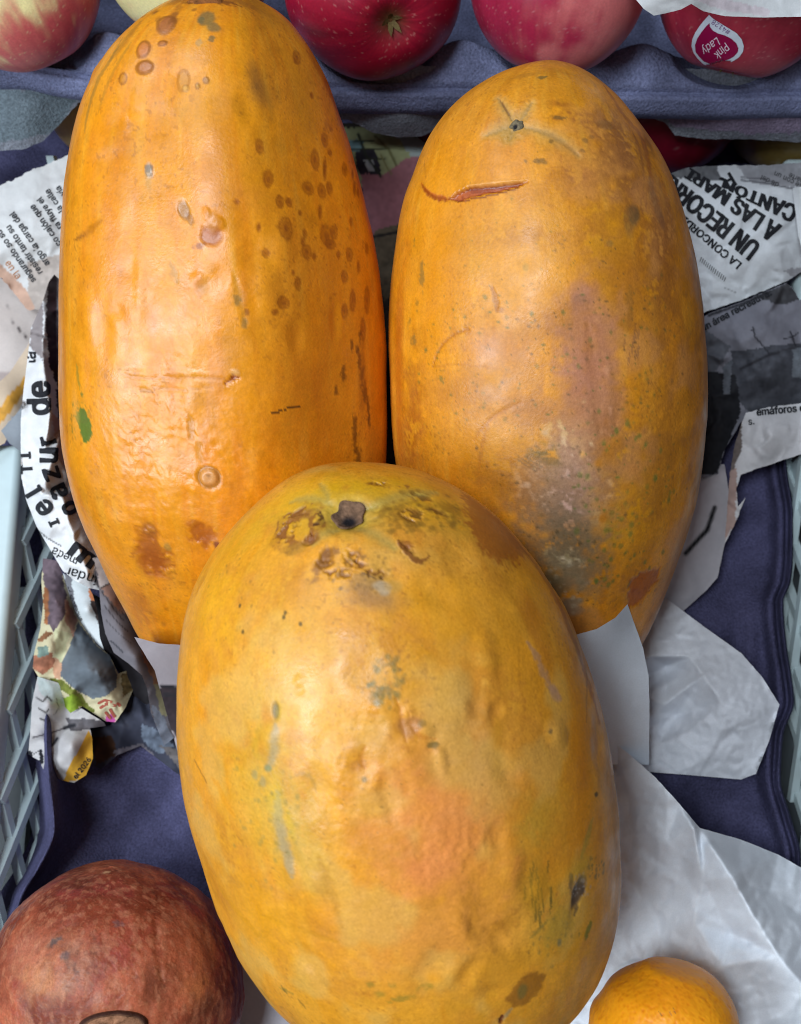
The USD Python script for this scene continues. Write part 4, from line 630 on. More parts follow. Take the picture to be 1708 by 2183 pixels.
# ---- left: lower crumpled white scrap with a yellow strip
sh = Sheet([(80, 1442, .044), (124, 1456, .048), (150, 1500, .048), (176, 1512, .05), (222, 1540, .046), (226, 1548, .044), (192, 1552, .05), (197, 1576, .05), (198, 1618, .048), (184, 1652, .044), (158, 1669, .04), (132, 1664, .038), (92, 1640, .04), (84, 1622, .044), (60, 1608, .044), (64, 1570, .05), (68, 1500, .048)], [(100, 1500, .060), (130, 1540, .046), (90, 1560, .052), (150, 1590, .060), (120, 1620, .052), (175, 1600, .054), (120, 1590, .048)], 2.8, crumple=[(24, .0018)], seed=18)
sh.colour((188, 184, 184), [([(80, 1440), (126, 1456), (140, 1500), (110, 1500), (84, 1476)], (176, 186, 184)), ([(140, 1530), (222, 1536), (230, 1550), (190, 1556), (150, 1560)], (96, 92, 96), 0.3), ([(190, 1556), (200, 1580), (204, 1622), (186, 1660), (130, 1672), (150, 1630)], (206, 154, 50), 0.12, 2), ([(58, 1605), (90, 1600), (96, 1625), (80, 1640), (58, 1630)], (30, 30, 36), 0.2), ([(68, 1606), (84, 1604), (86, 1620), (72, 1622)], (200, 196, 196), 0.1)],
          lines=[([(70, 1572), (110, 1562), (150, 1548)], 2, (70, 64, 70)), ([(100, 1598), (114, 1586), (122, 1574)], 4, (50, 50, 58)), ([(138, 1552), (158, 1546)], 5, (40, 40, 46)), ([(78, 1488), (92, 1496), (100, 1484), (110, 1494)], 2, (70, 66, 66)), ([(82, 1510), (98, 1520), (104, 1512)], 2, (70, 66, 66)), ([(86, 1532), (104, 1540)], 2.5, (70, 66, 66)), ([(120, 1490), (126, 1510), (116, 1524)], 1.4, (120, 116, 116))], seed=18)
t = sheet_thing('newspaper_page', 'crumpled white scrap ending in a torn yellow strip, lowest on the left', 'newspaper', sh)
write(t, sh, 'el 2026', (163, 1661), (.60, -.80), 11, 0.95, True, mat='ink')
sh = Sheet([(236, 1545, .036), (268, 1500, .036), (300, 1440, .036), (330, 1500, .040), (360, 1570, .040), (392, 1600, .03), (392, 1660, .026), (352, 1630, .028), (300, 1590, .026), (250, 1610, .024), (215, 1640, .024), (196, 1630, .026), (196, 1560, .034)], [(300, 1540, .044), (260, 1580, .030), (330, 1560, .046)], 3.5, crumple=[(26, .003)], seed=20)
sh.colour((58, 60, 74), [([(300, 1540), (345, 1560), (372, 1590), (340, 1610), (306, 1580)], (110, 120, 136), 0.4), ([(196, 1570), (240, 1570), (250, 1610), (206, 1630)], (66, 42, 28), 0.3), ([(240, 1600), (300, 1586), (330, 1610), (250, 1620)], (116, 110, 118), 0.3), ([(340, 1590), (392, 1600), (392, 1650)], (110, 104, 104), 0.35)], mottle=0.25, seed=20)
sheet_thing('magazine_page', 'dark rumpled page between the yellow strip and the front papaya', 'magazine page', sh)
sh = Sheet([(286, 1358, .118), (340, 1372, .132), (400, 1376, .142), (420, 1560, .05), (378, 1600, .04), (355, 1520, .056), (330, 1430, .096)], [], 5, crumple=[(50, .0008)], seed=22)
sh.colour((176, 166, 170), [([(340, 1460), (420, 1470), (420, 1620), (350, 1540)], (64, 54, 58), 0.25)], lines=[([(345, 1462), (378, 1466)], 4, (40, 40, 46)), ([(350, 1480), (378, 1482)], 4, (50, 48, 52))], seed=22)
sheet_thing('newspaper_page', 'greyish leaf just under the bottom end of the long papaya', 'newspaper', sh)
# ---- middle: page with a printed picture between the two papayas
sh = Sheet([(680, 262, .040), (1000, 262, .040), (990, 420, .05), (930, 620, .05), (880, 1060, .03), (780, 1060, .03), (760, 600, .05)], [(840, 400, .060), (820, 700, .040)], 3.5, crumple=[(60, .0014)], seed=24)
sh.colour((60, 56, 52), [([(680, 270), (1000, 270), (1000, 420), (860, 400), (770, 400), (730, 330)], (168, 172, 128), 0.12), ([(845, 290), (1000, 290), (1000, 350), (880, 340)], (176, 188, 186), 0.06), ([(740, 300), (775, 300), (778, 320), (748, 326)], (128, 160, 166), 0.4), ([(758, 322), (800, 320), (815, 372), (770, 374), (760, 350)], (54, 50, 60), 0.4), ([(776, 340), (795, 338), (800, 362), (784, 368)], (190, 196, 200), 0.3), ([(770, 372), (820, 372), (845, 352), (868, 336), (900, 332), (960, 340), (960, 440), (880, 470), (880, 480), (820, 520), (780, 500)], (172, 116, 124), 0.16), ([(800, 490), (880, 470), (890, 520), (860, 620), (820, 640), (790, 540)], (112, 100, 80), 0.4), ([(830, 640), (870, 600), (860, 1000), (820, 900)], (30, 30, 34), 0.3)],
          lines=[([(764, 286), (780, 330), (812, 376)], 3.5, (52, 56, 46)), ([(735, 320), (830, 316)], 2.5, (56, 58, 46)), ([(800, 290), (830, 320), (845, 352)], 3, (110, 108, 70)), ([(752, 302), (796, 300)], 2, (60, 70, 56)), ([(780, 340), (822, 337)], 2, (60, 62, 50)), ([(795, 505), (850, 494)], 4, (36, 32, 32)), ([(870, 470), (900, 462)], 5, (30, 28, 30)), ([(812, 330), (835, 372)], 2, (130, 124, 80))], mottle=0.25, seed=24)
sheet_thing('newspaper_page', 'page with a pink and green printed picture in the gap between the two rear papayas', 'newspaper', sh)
# ---- right: headline page
sh = Sheet([(1420, 372, .060), (1470, 356, .064), (1560, 352, .066), (1640, 352, .066), (1720, 345, .066), (1800, 345, .066), (1800, 560, .060), (1708, 580, .060), (1676, 600, .062), (1640, 615, .060), (1580, 640, .058), (1512, 662, .056), (1440, 700, .05), (1400, 520, .05)], [(1500, 395, .074), (1560, 396, .078), (1640, 398, .080), (1690, 398, .080), (1600, 480, .078), (1520, 540, .070), (1640, 550, .072), (1700, 480, .076)], 3, crumple=[(46, .0018), (16, .0007)], seed=26, jag=3, soften=1)
sh.colour((228, 233, 238), [([(1420, 340), (1530, 350), (1540, 384), (1500, 384), (1420, 376)], (110, 112, 116), 0.25), ([(1560, 340), (1800, 330), (1800, 392), (1690, 398), (1600, 390)], (176, 178, 184), 0.1), ([(1668, 575), (1800, 560), (1800, 620), (1700, 600)], (176, 176, 182))],
          lines=[([(1580, 384), (1630, 390), (1690, 402)], 2.2, (110, 112, 118)), ([(1580, 378), (1620, 380), (1660, 390)], 2, (120, 120, 126)), ([(1546, 614), (1570, 624)], 1.2, (150, 152, 156))], seed=26)
t = sheet_thing('newspaper_page', 'white newspaper page with a big upside-down black headline at the right', 'newspaper', sh)
for txt, st, rd, cap, ft in [('UN RECORRIDO', (1624, 524), (-.785, -.62), 42, ('UN RECO', 176)), ('A LAS MARI', (1666, 482), (-.845, -.535), 42, ('A LAS MA', 186)), ('CANTÓN', (1702, 440), (-.945, -.32), 38, ('CANTÓN', 164))]:
    write(t, sh, txt, st, rd, cap, 1, True, fine=9, name='headline', bend=0.0, fit=ft, heavy=1.9, taper={'U': .12, 'A': .45, 'C': .62}[txt[0]])
write(t, sh, 'LA CONCORDIA', (1583, 562), (-.765, -.644), 16.5, .93, True, name='headline', fit=('LA CONCOR', 130), heavy=.5); write(t, sh, 'R', (1560, 366), (-.85, .5), 30, 1.2, True, fine=8, name='headline')
for txt, st in [('se con un', (1712, 394)), ('en parte', (1734, 393)), ('er el', (1744, 380)), ('de del', (1662, 392))]: write(t, sh, txt, st, (-.90, -.43), 11, .95, mat='soft_ink')
for k in range(14):
    a = np.array([1547 - k * 3.9, 590 - k * 3.25]); q = shapely.LineString([a, a + [-3.4, 9.5]]).buffer(0.75, cap_style='flat'); V2, F2 = trimesh.creation.triangulate_polygon(q, engine='earcut'); P, b = sh.lift(np.asarray(V2), .00035); put(t, 'printed_dash', P, F2, M['ink'], smooth=False)
sh = Sheet([(1690, 402, .088), (1704, 398, .092), (1800, 395, .096), (1800, 575, .09), (1716, 556, .082), (1702, 500, .084)], [], 5, seed=27)
sh.colour((222, 226, 230), seed=27); sheet_thing('paper_sheet', 'bright white paper corner at the right edge next to the headline page', 'paper sheet', sh)
# ---- right: page with a grey photograph and a caption
sh = Sheet([(1440, 705, .056), (1512, 668, .058), (1580, 644, .060), (1640, 618, .062), (1676, 603, .064), (1690, 612, .064), (1706, 640, .064), (1800, 600, .06), (1800, 860, .05), (1680, 862, .046), (1625, 880, .044), (1580, 900, .04), (1545, 960, .036), (1530, 1010, .036), (1500, 1020, .036), (1440, 960, .04)], [(1600, 680, .070), (1660, 730, .066), (1560, 760, .058), (1620, 790, .064), (1570, 830, .050), (1680, 800, .060), (1540, 900, .044), (1500, 780, .05)], 3, crumple=[(38, .0030), (14, .0009)], seed=28, jag=2.5, soften=2)
sh.colour((126, 126, 136), [([(1610, 632), (1680, 600), (1706, 640), (1660, 650)], (70, 70, 74), 0.25), ([(1440, 690), (1500, 700), (1560, 740), (1520, 800), (1440, 800)], (96, 98, 106), 0.2), ([(1560, 750), (1708, 730), (1720, 860), (1600, 880), (1560, 840)], (74, 76, 84), 0.25), ([(1500, 790), (1570, 800), (1580, 880), (1545, 960), (1530, 1010), (1440, 1020), (1460, 860)], (34, 35, 40), 0.3), ([(1540, 780), (1562, 770), (1556, 840), (1545, 838)], (96, 100, 108), 0.3), ([(1690, 740), (1760, 730), (1760, 830), (1690, 800)], (110, 116, 124), 0.2)],
          lines=[([(1606, 697), (1609, 716), (1640, 754)], 2, (44, 44, 50)), ([(1685, 706), (1697, 738)], 2.2, (44, 44, 50)), ([(1672, 722), (1690, 718), (1704, 708)], 1.6, (52, 52, 58)), ([(1600, 706), (1606, 704)], 1.4, (52, 52, 58)), ([(1640, 754), (1710, 738)], 2, (60, 60, 66)), ([(1580, 786), (1640, 756), (1660, 752)], 4, (44, 44, 50)), ([(1512, 672), (1580, 648), (1640, 622)], 4, (40, 40, 46))], mottle=0.08, seed=28)
t = sheet_thing('newspaper_page', 'grey photo page with a bold caption beside the right papaya', 'newspaper', sh)
write(t, sh, 'un área recreativa.', (1498, 707), (.885, -.465), 14, 1, True, heavy=.6, fit=('un área recreativa.', 166))
# ---- right: whitish page under it
sh = Sheet([(1590, 880, .048), (1640, 868, .050), (1720, 858, .05), (1800, 850, .05), (1800, 940, .05), (1708, 968, .048), (1660, 984, .046), (1612, 1000, .044), (1580, 1012, .042), (1570, 1040, .040), (1574, 1080, .040), (1590, 1060, .040), (1566, 1120, .036), (1545, 1160, .034), (1556, 1010, .040), (1566, 950, .044), (1580, 905, .046)], [(1640, 930, .058)], 3, crumple=[(44, .0018), (15, .0007)], seed=30, jag=2, soften=1)
sh.colour((206, 205, 208), [([(1545, 1000), (1572, 1000), (1568, 1120), (1540, 1160)], (176, 150, 142), 0.1), ([(1560, 930), (1584, 900), (1580, 960), (1566, 1000), (1556, 1000)], (110, 100, 96), 0.3)], seed=30)
t = sheet_thing('newspaper_page', 'whitish page printed with a few bold words below the grey photo page', 'newspaper', sh)
write(t, sh, 'emáforos e', (1613, 887), (.995, -.10), 15, .93, True, heavy=.5); write(t, sh, 's.', (1596, 906), (.995, -.10), 14, .93, True)
sh = Sheet([(1440, 960, .030), (1500, 985, .034), (1545, 990, .036), (1556, 1060, .034), (1545, 1160, .032), (1530, 1232, .028), (1505, 1260, .028), (1460, 1300, .028), (1420, 1330, .028), (1330, 1330, .028), (1340, 1000, .028)], [(1500, 1100, .042), (1520, 1160, .036), (1470, 1230, .038)], 4, crumple=[(46, .0020)], seed=32)
sh.colour((196, 192, 198), lines=[([(1524, 1082), (1508, 1130), (1480, 1160), (1462, 1180)], 6, (24, 24, 28))], seed=32)
sheet_thing('paper_sheet', 'plain sheet with a black curved stroke showing past the right papaya above the blue tray', 'paper sheet', sh)
# ---- right: crumpled white sheet and the upright slip
sh = Sheet([(1398, 1282, .036), (1420, 1275, .038), (1500, 1335, .048), (1580, 1392, .052), (1626, 1444, .052), (1662, 1502, .050), (1640, 1580, .046), (1612, 1650, .040), (1580, 1662, .038), (1440, 1650, .036), (1300, 1640, .03), (1200, 1560, .03), (1240, 1380, .032), (1340, 1330, .032)], [(1385, 1400, .050), (1420, 1420, .034), (1470, 1400, .052), (1500, 1440, .058), (1420, 1500, .044), (1470, 1560, .046), (1400, 1590, .036), (1440, 1530, .034), (1540, 1500, .060), (1560, 1580, .050), (1600, 1520, .058), (1500, 1620, .044), (1360, 1560, .036), (1330, 1470, .036)], 3.2, linear=True, crumple=[(60, .0018), (24, .0013), (10, .0006)], seed=34, soften=1)
sh.colour((218, 222, 230), seed=34, mottle=0.025); sheet_thing('paper_sheet', 'crumpled white sheet lying on the blue tray below the right papaya', 'paper sheet', sh)
sh = Sheet([(1190, 1362, .156), (1225, 1354, .153), (1272, 1341, .149), (1312, 1317, .144), (1338, 1288, .138), (1350, 1322, .126), (1371, 1380, .112), (1383, 1440, .100), (1385, 1510, .084), (1384, 1630, .056), (1300, 1630, .056), (1200, 1560, .080)], [(1260, 1400, .135), (1300, 1400, .124), (1300, 1460, .104), (1320, 1530, .080)], 4, crumple=[(40, .0006)], seed=36)
sh.colour((226, 234, 244), seed=36, mottle=0.02); sheet_thing('paper_sheet', 'smooth white slip standing up in front of the right papaya', 'paper sheet', sh)
# ---- lower right: large white sheet with a long ridge
sh = Sheet([(1270, 1540, .052), (1312, 1585, .066), (1340, 1606, .068), (1400, 1660, .072), (1450, 1715, .074), (1492, 1765, .074), (1580, 1790, .054), (1660, 1822, .046), (1760, 1880, .044), (1800, 1960, .046), (1800, 2300, .034), (1180, 2300, .030), (1180, 1900, .030)],
           [(1425, 1690, .075), (1480, 1765, .082), (1560, 1870, .086), (1610, 1960, .080), (1660, 2040, .074), (1720, 2110, .070), (1340, 1700, .052), (1350, 1800, .042), (1360, 1900, .036), (1420, 1800, .062), (1440, 1860, .056), (1500, 1880, .068), (1400, 1950, .038), (1340, 2050, .034), (1480, 1965, .056), (1560, 1990, .052), (1540, 2060, .056), (1620, 2120, .052), (1590, 2200, .040), (1680, 2160, .058), (1640, 1900, .060), (1720, 1960, .052), (1430, 2100, .034)], 3.4, linear=True, crumple=[(70, .0016), (28, .0014), (11, .0006)], seed=38, soften=2)
sh.w = sh.w; sh.colour((228, 234, 242), seed=38, mottle=0.02); sheet_thing('paper_sheet', 'large white sheet with a long ridge behind the orange', 'paper sheet', sh)
sh = Sheet([(440, 1960, .030), (520, 2030, .034), (560, 2080, .034), (640, 2180, .03), (660, 2300, .03), (500, 2300, .03), (480, 2150, .03)], [], 6, seed=40)
sh.colour((200, 196, 204), seed=40); sheet_thing('paper_sheet', 'narrow white paper edge between pomegranate and front papaya', 'paper sheet', sh)
# ---- top right: tissue over the apples
sh = Sheet([(1325, -60, .19), (1352, -6, .186), (1372, 18, .184), (1394, 33, .182), (1420, 28, .184), (1452, 20, .188), (1474, 8, .192), (1500, 24, .187), (1545, 34, .185), (1620, 37, .184), (1800, 34, .184), (1800, -120, .19), (1325, -120, .19)], [(1440, -20, .196), (1600, -20, .192)], 3.5, crumple=[(40, .0008)], seed=42)
sh.colour((200, 202, 204), [([(1460, -10), (1530, 20), (1640, 36), (1640, 20), (1540, -4)], (196, 186, 192))], seed=42); sheet_thing('tissue_paper', 'white wrapping tissue draped over the apple with the heart sticker', 'tissue', sh)
# ------------------------------------------------------------------ trays
def grid_mesh(P):
    n, m = P.shape[:2]; i, j = np.meshgrid(np.arange(n - 1), np.arange(m - 1), indexing='ij'); a = i * m + j
    F = np.concatenate([np.stack([a, a + 1, a + m], -1).reshape(-1, 3), np.stack([a + 1, a + m + 1, a + m], -1).reshape(-1, 3)])
    V = P.reshape(-1, 3); c = V[F[:, 0]]; n_ = np.cross(V[F[:, 1]] - c, V[F[:, 2]] - c)
    if np.median(np.einsum('ij,ij->i', n_, EYE - c)) < 0: F = F[:, ::-1]
    return V, F
# lower tray in the crate
EDGE = PchipInterpolator([200, 900, 1006, 1098, 1180, 1237, 1284, 1386, 1440, 1496, 1568, 1661, 1740, 1830, 2000, 2400], [1665, 1672, 1680, 1693, 1692, 1687, 1671, 1679, 1688, 1694, 1670, 1665, 1686, 1708, 1690, 1720])
RIDGE = PchipInterpolator([200, 800, 1200, 1450, 1560, 1650, 1765, 1850, 1910, 1990, 2100, 2400], [90, 96, 100, 96, 96, 101, 112, 78, 42, 24, 40, 30])
yy = np.arange(250, 2420, 6.0); K = 300
X = []
for y in yy: X.append(np.concatenate([np.linspace(RIDGE(y) - 44 if y > 1250 else -90, 520, 130), np.linspace(524, 1290, 50), np.linspace(1296, EDGE(y), 130)]))
X = np.array(X); Yg = np.repeat(yy[:, None], X.shape[1], 1)
d = EDGE(Yg) - X; dl = X - RIDGE(Yg)
w = np.full(X.shape, 0.016)
w += 0.012 * sstep(1 - d / 60) * (d < 400) - 0.008 * np.exp(-((d - 15) / 5.0) ** 2) + 0.003 * np.exp(-((d - 4) / 6.0) ** 2) + 0.004 * np.exp(-((d - 34) / 10) ** 2) - 0.016 * sstep(1 - d / 3)
for x, y, rx, ry, dep in [(1560, 1150, 110, 150, .012), (1590, 1420, 60, 100, .008), (1560, 1760, 120, 120, .012), (300, 1760, 150, 150, .016), (320, 2060, 190, 120, .014), (1400, 2080, 150, 130, .006), (300, 1180, 130, 200, .012), (40, 330, 120, 60, .012)]:
    w -= dep * sstep(1.35 - np.hypot((X - x) / rx, (Yg - y) / ry)) 
for x, y, a, b in [(1600, 1380, 24, 70), (1640, 1600, 20, 60), (1650, 1690, 18, 40)]: w += 0.006 * np.exp(-((X - x) / a) ** 2 - ((Yg - y) / b) ** 2)
w += 0.026 * np.exp(-(dl / 21) ** 2) * (Yg > 1500) + 0.014 * sstep(1 - (dl - 16) / 55) * sstep((dl + 8) / 12) * (Yg > 1500) - 0.012 * sstep((-dl - 8) / 14) * (Yg > 1300)
w += (meshkit.fbm(np.stack([X / 90, Yg / 90, X * 0], -1), 3, 4) - 0.5) * 0.004
V, F = grid_mesh(at(X, Yg, w))
C = lin((78, 77, 108)) * (1 + 1.0 * (meshkit.fbm(V / 0.012, 4, 5) - 0.5))[:, None]
t = Thing('fruit_tray', (0, -.1, 0), 'dark blue moulded pulp tray at the bottom of the crate under the papayas', 'tray'); put(t, 'tray_sheet', V, F, M['pulp'], C)
# upper apple tray
AP = [(30, -30, 186), (400, -92, 186), (800, -22, 188), (1190, -24, 190), (1594, -13, 188), (1990, -20, 188), (-350, -30, 186)]
RA = 0.0413
cent = [at_depth(x, y, RA * FPX / r) for x, y, r in AP]
u = np.linspace(-0.30, 0.32, 420)
pr = [(252, .0845), (250, .089), (245, .0935), (237, .0968), (226, .0998), (215, .1026), (208, .1042), (203, .1036), (199, .1028), (194, .1036), (186, .1065)]
prof = np.array([[at(854.0, y, h)[1], h] for y, h in pr]); v_top = prof[-1, 0]
back = np.linspace(v_top + 0.002, 0.30, 90)
rows = []
px_u = lambda uu: 854 + uu * FPX / 0.52
wav = 0.0016 * (meshkit.fbm(np.stack([u / 0.05, u * 0, u * 0], 1), 3, 8) - 0.5) * 2 + 0.006 * (-0.35 - u * 1.0) * 0
tilt = np.interp(px_u(u), [-300, 0, 250, 700, 1708], [.019, .015, .005, .003, -.001])
cl = np.array(cent)
for v0, h in prof: rows.append(np.stack([u, v0 + tilt + wav, np.full_like(u, h) + 0.001 * (meshkit.fbm(np.stack([u / .015, u * 0 + v0 * 40, u * 0], 1), 2, 3) - .5)], 1))
for v0 in back:
    vv = v0 + tilt + wav; h = np.interp(v0, [v_top, v_top + .008, v_top + .016, v_top + .030, .30], [.1065, .1105, .109, .086, .072])
    hh = np.full_like(u, h); b = -np.ones_like(u)
    for c in cl:
        dd = np.hypot(u - c[0], vv - c[1]); R = RA * 1.08; hh = hh + 0.0
        bowl = np.where(dd < R * 0.995, c[2] - np.sqrt(np.maximum(R * R - dd * dd, 0)), 9)
        hh = np.minimum(hh, np.maximum(bowl, 0.060))
    mid = (cl[np.argsort(cl[:, 0])][1:, 0] + cl[np.argsort(cl[:, 0])][:-1, 0]) / 2
    for m_ in mid: hh = hh + 0.010 * np.exp(-((u - m_) / 0.013) ** 2) * sstep((v0 - v_top - 0.002) / 0.016) * sstep((v_top + 0.034 - v0) / 0.018)
    rows.append(np.stack([u, vv, hh], 1))
P = np.array(rows)
V, F = grid_mesh(P); C = lin((112, 118, 150)) * (1 + 0.9 * (meshkit.fbm(V / 0.010, 4, 6) - 0.5))[:, None]
t = Thing('fruit_tray', (0, .2, .1), 'purple-blue moulded pulp tray with apples sitting in its cups, at the top', 'tray'); put(t, 'tray_sheet', V, F, M['pulp'], C)
# grey tray below it
sh = Sheet([(-120, 316, .070), (-10, 322, .070), (50, 318, .070), (92, 300, .071), (130, 262, .074), (168, 218, .080), (300, 236, .078), (600, 246, .078), (745, 256, .077), (795, 282, .073), (850, 293, .071), (900, 290, .071), (945, 268, .074), (1000, 250, .078), (1380, 246, .078), (1418, 262, .074), (1440, 288, .071), (1500, 296, .070), (1600, 297, .070), (1708, 303, .070), (1820, 302, .070), (1820, 150, .082), (-120, 130, .082)], [(60, 250, .084), (860, 262, .084), (1560, 262, .084), (1708, 262, .084)], 4, crumple=[(30, .0006)], seed=44, jag=2.2)
sh.colour((124, 128, 138), [([(1400, 230), (1820, 230), (1820, 280), (1600, 285), (1440, 270)], (140, 128, 152), 0.12), ([(-120, 180), (170, 200), (120, 280), (-120, 330)], (104, 116, 124), 0.15)], mottle=0.10, seed=44)
t = Thing('fruit_tray', (0, .2, .07), 'grey fibrous pulp tray with a ragged lip under the purple-blue tray', 'tray'); sh.add(t, 'tray_sheet', 'pulp')

# ------------------------------------------------------------------ apples
def apple(name, label, c, r, axis, col, seed, group='apples in the upper tray', blush=None, lo=False, boff=0.15):
    n, mth = (150, 260) if not lo else (60, 110)
    ph = np.linspace(0, np.pi, n)
    rad = np.sin(ph) * (1 + 0.06 * np.cos(ph)); z = np.cos(ph) * 0.92
    z = z - 0.30 * np.exp(-(ph / 0.30) ** 2) + 0.20 * np.exp(-((np.pi - ph) / 0.26) ** 2)
    th = np.linspace(0, 2 * np.pi, mth, endpoint=False); rng = np.random.default_rng(seed)
    lob = 1 + 0.018 * np.cos(5 * th + rng.uniform(0, 6))[None] * (0.4 + 0.6 * sstep((ph[:, None] - 1.2) / 1.6)) + 0.015 * np.cos(2 * th + rng.uniform(0, 6))[None]
    L = np.stack([rad[:, None] * lob * np.cos(th), rad[:, None] * lob * np.sin(th), np.repeat(z[:, None], mth, 1)], -1)
    ax = np.array(axis, float); ax /= np.linalg.norm(ax); e1 = np.cross(ax, [0.3, 1, 0.2]); e1 /= np.linalg.norm(e1); e2 = np.cross(ax, e1)
    V = (c + r * (L @ np.stack([e1, e2, ax]))).reshape(-1, 3)
    i, j = np.meshgrid(np.arange(n - 1), np.arange(mth), indexing='ij'); a = i * mth + j; b = i * mth + (j + 1) % mth
    F = np.concatenate([np.stack([a, a + mth, b], -1).reshape(-1, 3), np.stack([b, a + mth, b + mth], -1).reshape(-1, 3)])
    PH, TH = (g.ravel() for g in np.meshgrid(ph, th, indexing='ij'))
    # streaks run from pole to pole
    st = meshkit.fbm(np.stack([np.cos(TH) * 9, np.sin(TH) * 9, PH * 0.9 + seed], 1), 4, seed) - 0.5
    cl = meshkit.fbm(V / 0.016, 3, seed + 1) - 0.5
    red, deep, pale = (lin(x) for x in col)
    k = sstep(0.5 + st * 1.3 + cl * 1.2)[:, None]; C = red * (1 - k) + deep * k
    if blush is not None:
        bd = np.array(blush, float); bd /= np.linalg.norm(bd); kk = sstep(((V - c) / r @ bd) * 1.3 + boff + st * 1.6 + cl * 1.8)[:, None]; C = C * (1 - kk) + pale * kk
    sp = meshkit.noise(V / 0.0016, seed + 3) * meshkit.noise(V / 0.0007, seed + 4); kk = (sstep((sp - 0.47) * 7) * 0.45)[:, None]; C = C * (1 - kk) + (pale * 0.7 + 0.1) * kk
    C = C * (1 + 0.25 * cl)[:, None]
    cav = np.exp(-((np.pi - PH) / 0.16) ** 2)[:, None]; C = C * (1 - cav) + lin((96, 66, 40)) * cav
    t = Thing(name, c - [0, 0, r], label, 'apple', group); put(t, 'skin', V, F, M['apple'], C)
    # dried calyx in the blossom end, stalk in the other
    p = c - ax * r * 0.74
    parts = []
    for kx in range(5):
        an = kx * 2 * np.pi / 5 + rng.uniform(-.2, .2); d1 = e1 * math.cos(an) + e2 * math.sin(an); dn = np.cross(ax, d1)
        a0, a1, a2 = p + d1 * r * 0.02, p + d1 * r * 0.085 - ax * r * 0.05, p + d1 * r * 0.13 - ax * r * (0.10 + rng.uniform(0, .05))
        parts.append(trimesh.Trimesh(np.array([a0 + dn * r * .03, a0 - dn * r * .03, a1 - dn * r * .028, a1 + dn * r * .028, a2]) , [[0, 1, 2], [0, 2, 3], [3, 2, 4]], process=False))
    g = trimesh.util.concatenate(parts); put(t, 'calyx', np.array(g.vertices), np.array(g.faces), M['scar'], np.tile(lin((104, 88, 54)), (len(g.vertices), 1)))
    return t, V, F
REDS = ((164, 24, 52), (126, 12, 40), (210, 120, 112)); PINK = ((164, 38, 68), (132, 24, 50), (196, 104, 104)); PALE = ((206, 104, 100), (182, 66, 78), (228, 216, 156))
apple('apple', 'pale yellow and pink apple in the top left corner', cent[0], RA, (-.3, .5, .8), PALE, 1, blush=(-.7, .2, .6), boff=0.42)
apple('apple', 'pale apple mostly hidden behind the top end of the long papaya', cent[1], RA, (0, .6, .8), PALE, 2, blush=(-.8, -.4, .5))
tc = at(845.0, 66.0, 0.15); d_ = tc - EYE; d_ /= np.linalg.norm(d_); oc = cent[2] - EYE; tt = d_ @ oc - math.sqrt(max((RA * .99) ** 2 - (oc @ oc - (d_ @ oc) ** 2), 1e-9)); bp = EYE + d_ * tt
apple('apple', 'deep red apple showing its brown blossom end between the papayas', cent[2], RA, cent[2] - bp, REDS, 3)
apple('apple', 'pinkish red apple right above the papaya with the cut', cent[3], RA, (.1, .7, .7), PINK, 4, blush=(.8, -.5, -.1))
ta, VA, FA = apple('apple', 'red apple with a heart-shaped sticker in the top right corner', cent[4], RA, (.2, .8, .6), ((164, 50, 66), (138, 30, 52), (200, 104, 100)), 5)
# the heart sticker
zs = lambda pts: [(1431.1 + x * .11849, y * .11849) for x, y in pts]
outer = zs([(690, 262), (760, 330), (900, 420), (1050, 510), (1180, 590), (1270, 700), (1308, 820), (1292, 920), (1222, 1020), (1130, 1080), (1035, 1128), (990, 1165), (900, 1192), (800, 1198), (690, 1186), (580, 1140), (480, 1040), (410, 940), (373, 820), (388, 700), (440, 580), (520, 460), (600, 360)])
inner = zs([(700, 405), (705, 470), (760, 540), (850, 590), (960, 620), (1080, 680), (1170, 760), (1210, 850), (1200, 920), (1130, 1000), (1040, 1050), (960, 1075), (920, 1110), (840, 1140), (730, 1140), (600, 1090), (520, 1010), (450, 920), (440, 800), (480, 680), (560, 560), (640, 460)])
caster = trimesh.Trimesh(VA, FA, process=False)
apx, _dd = project(VA); nA = normals(VA, FA); fr = np.nonzero(np.einsum('ij,ij->i', nA, EYE - VA) > 0)[0]
class OnSkin:
    f = LinearNDInterpolator(apx[fr], np.hstack([VA[fr], nA[fr]]))
    def lift(s, xy, h):
        r = s.f(xy); bad = np.isnan(r[:, 0]); r = np.nan_to_num(r); n = r[:, 3:] / np.maximum(np.linalg.norm(r[:, 3:], axis=1, keepdims=True), 1e-9); return r[:, :3] + n * h, bad
skin = OnSkin()
def decal(t, name, poly, h, c):
    pg = shapely.Polygon(poly).buffer(3).buffer(-3) if len(poly) > 4 else shapely.Polygon(poly)
    x0, y0, x1, y1 = pg.bounds; g = np.stack(np.meshgrid(np.arange(x0, x1, 2.5), np.arange(y0, y1, 2.5)), -1).reshape(-1, 2); g = g[shapely.contains_xy(pg.buffer(-1.2), g[:, 0], g[:, 1])]
    ring = np.array(pg.segmentize(2.0).exterior.coords)[:-1]; q = np.vstack([ring, g]); T = Delaunay(q).simplices; ce = q[T].mean(1); T = T[shapely.contains_xy(pg, ce[:, 0], ce[:, 1])]
    P, b = skin.lift(q, h); n = np.cross(P[T[:, 1]] - P[T[:, 0]], P[T[:, 2]] - P[T[:, 0]]); fl = np.einsum('ij,ij->i', n, EYE - P[T[:, 0]]) < 0; T[fl] = T[fl][:, ::-1]
    return put(t, name, P, T, M['sticker'], np.tile(lin(c), (len(q), 1)))
stk = decal(ta, 'sticker', outer, .0003, (206, 214, 226)); decal(stk, 'heart', inner, .0005, (140, 12, 66))
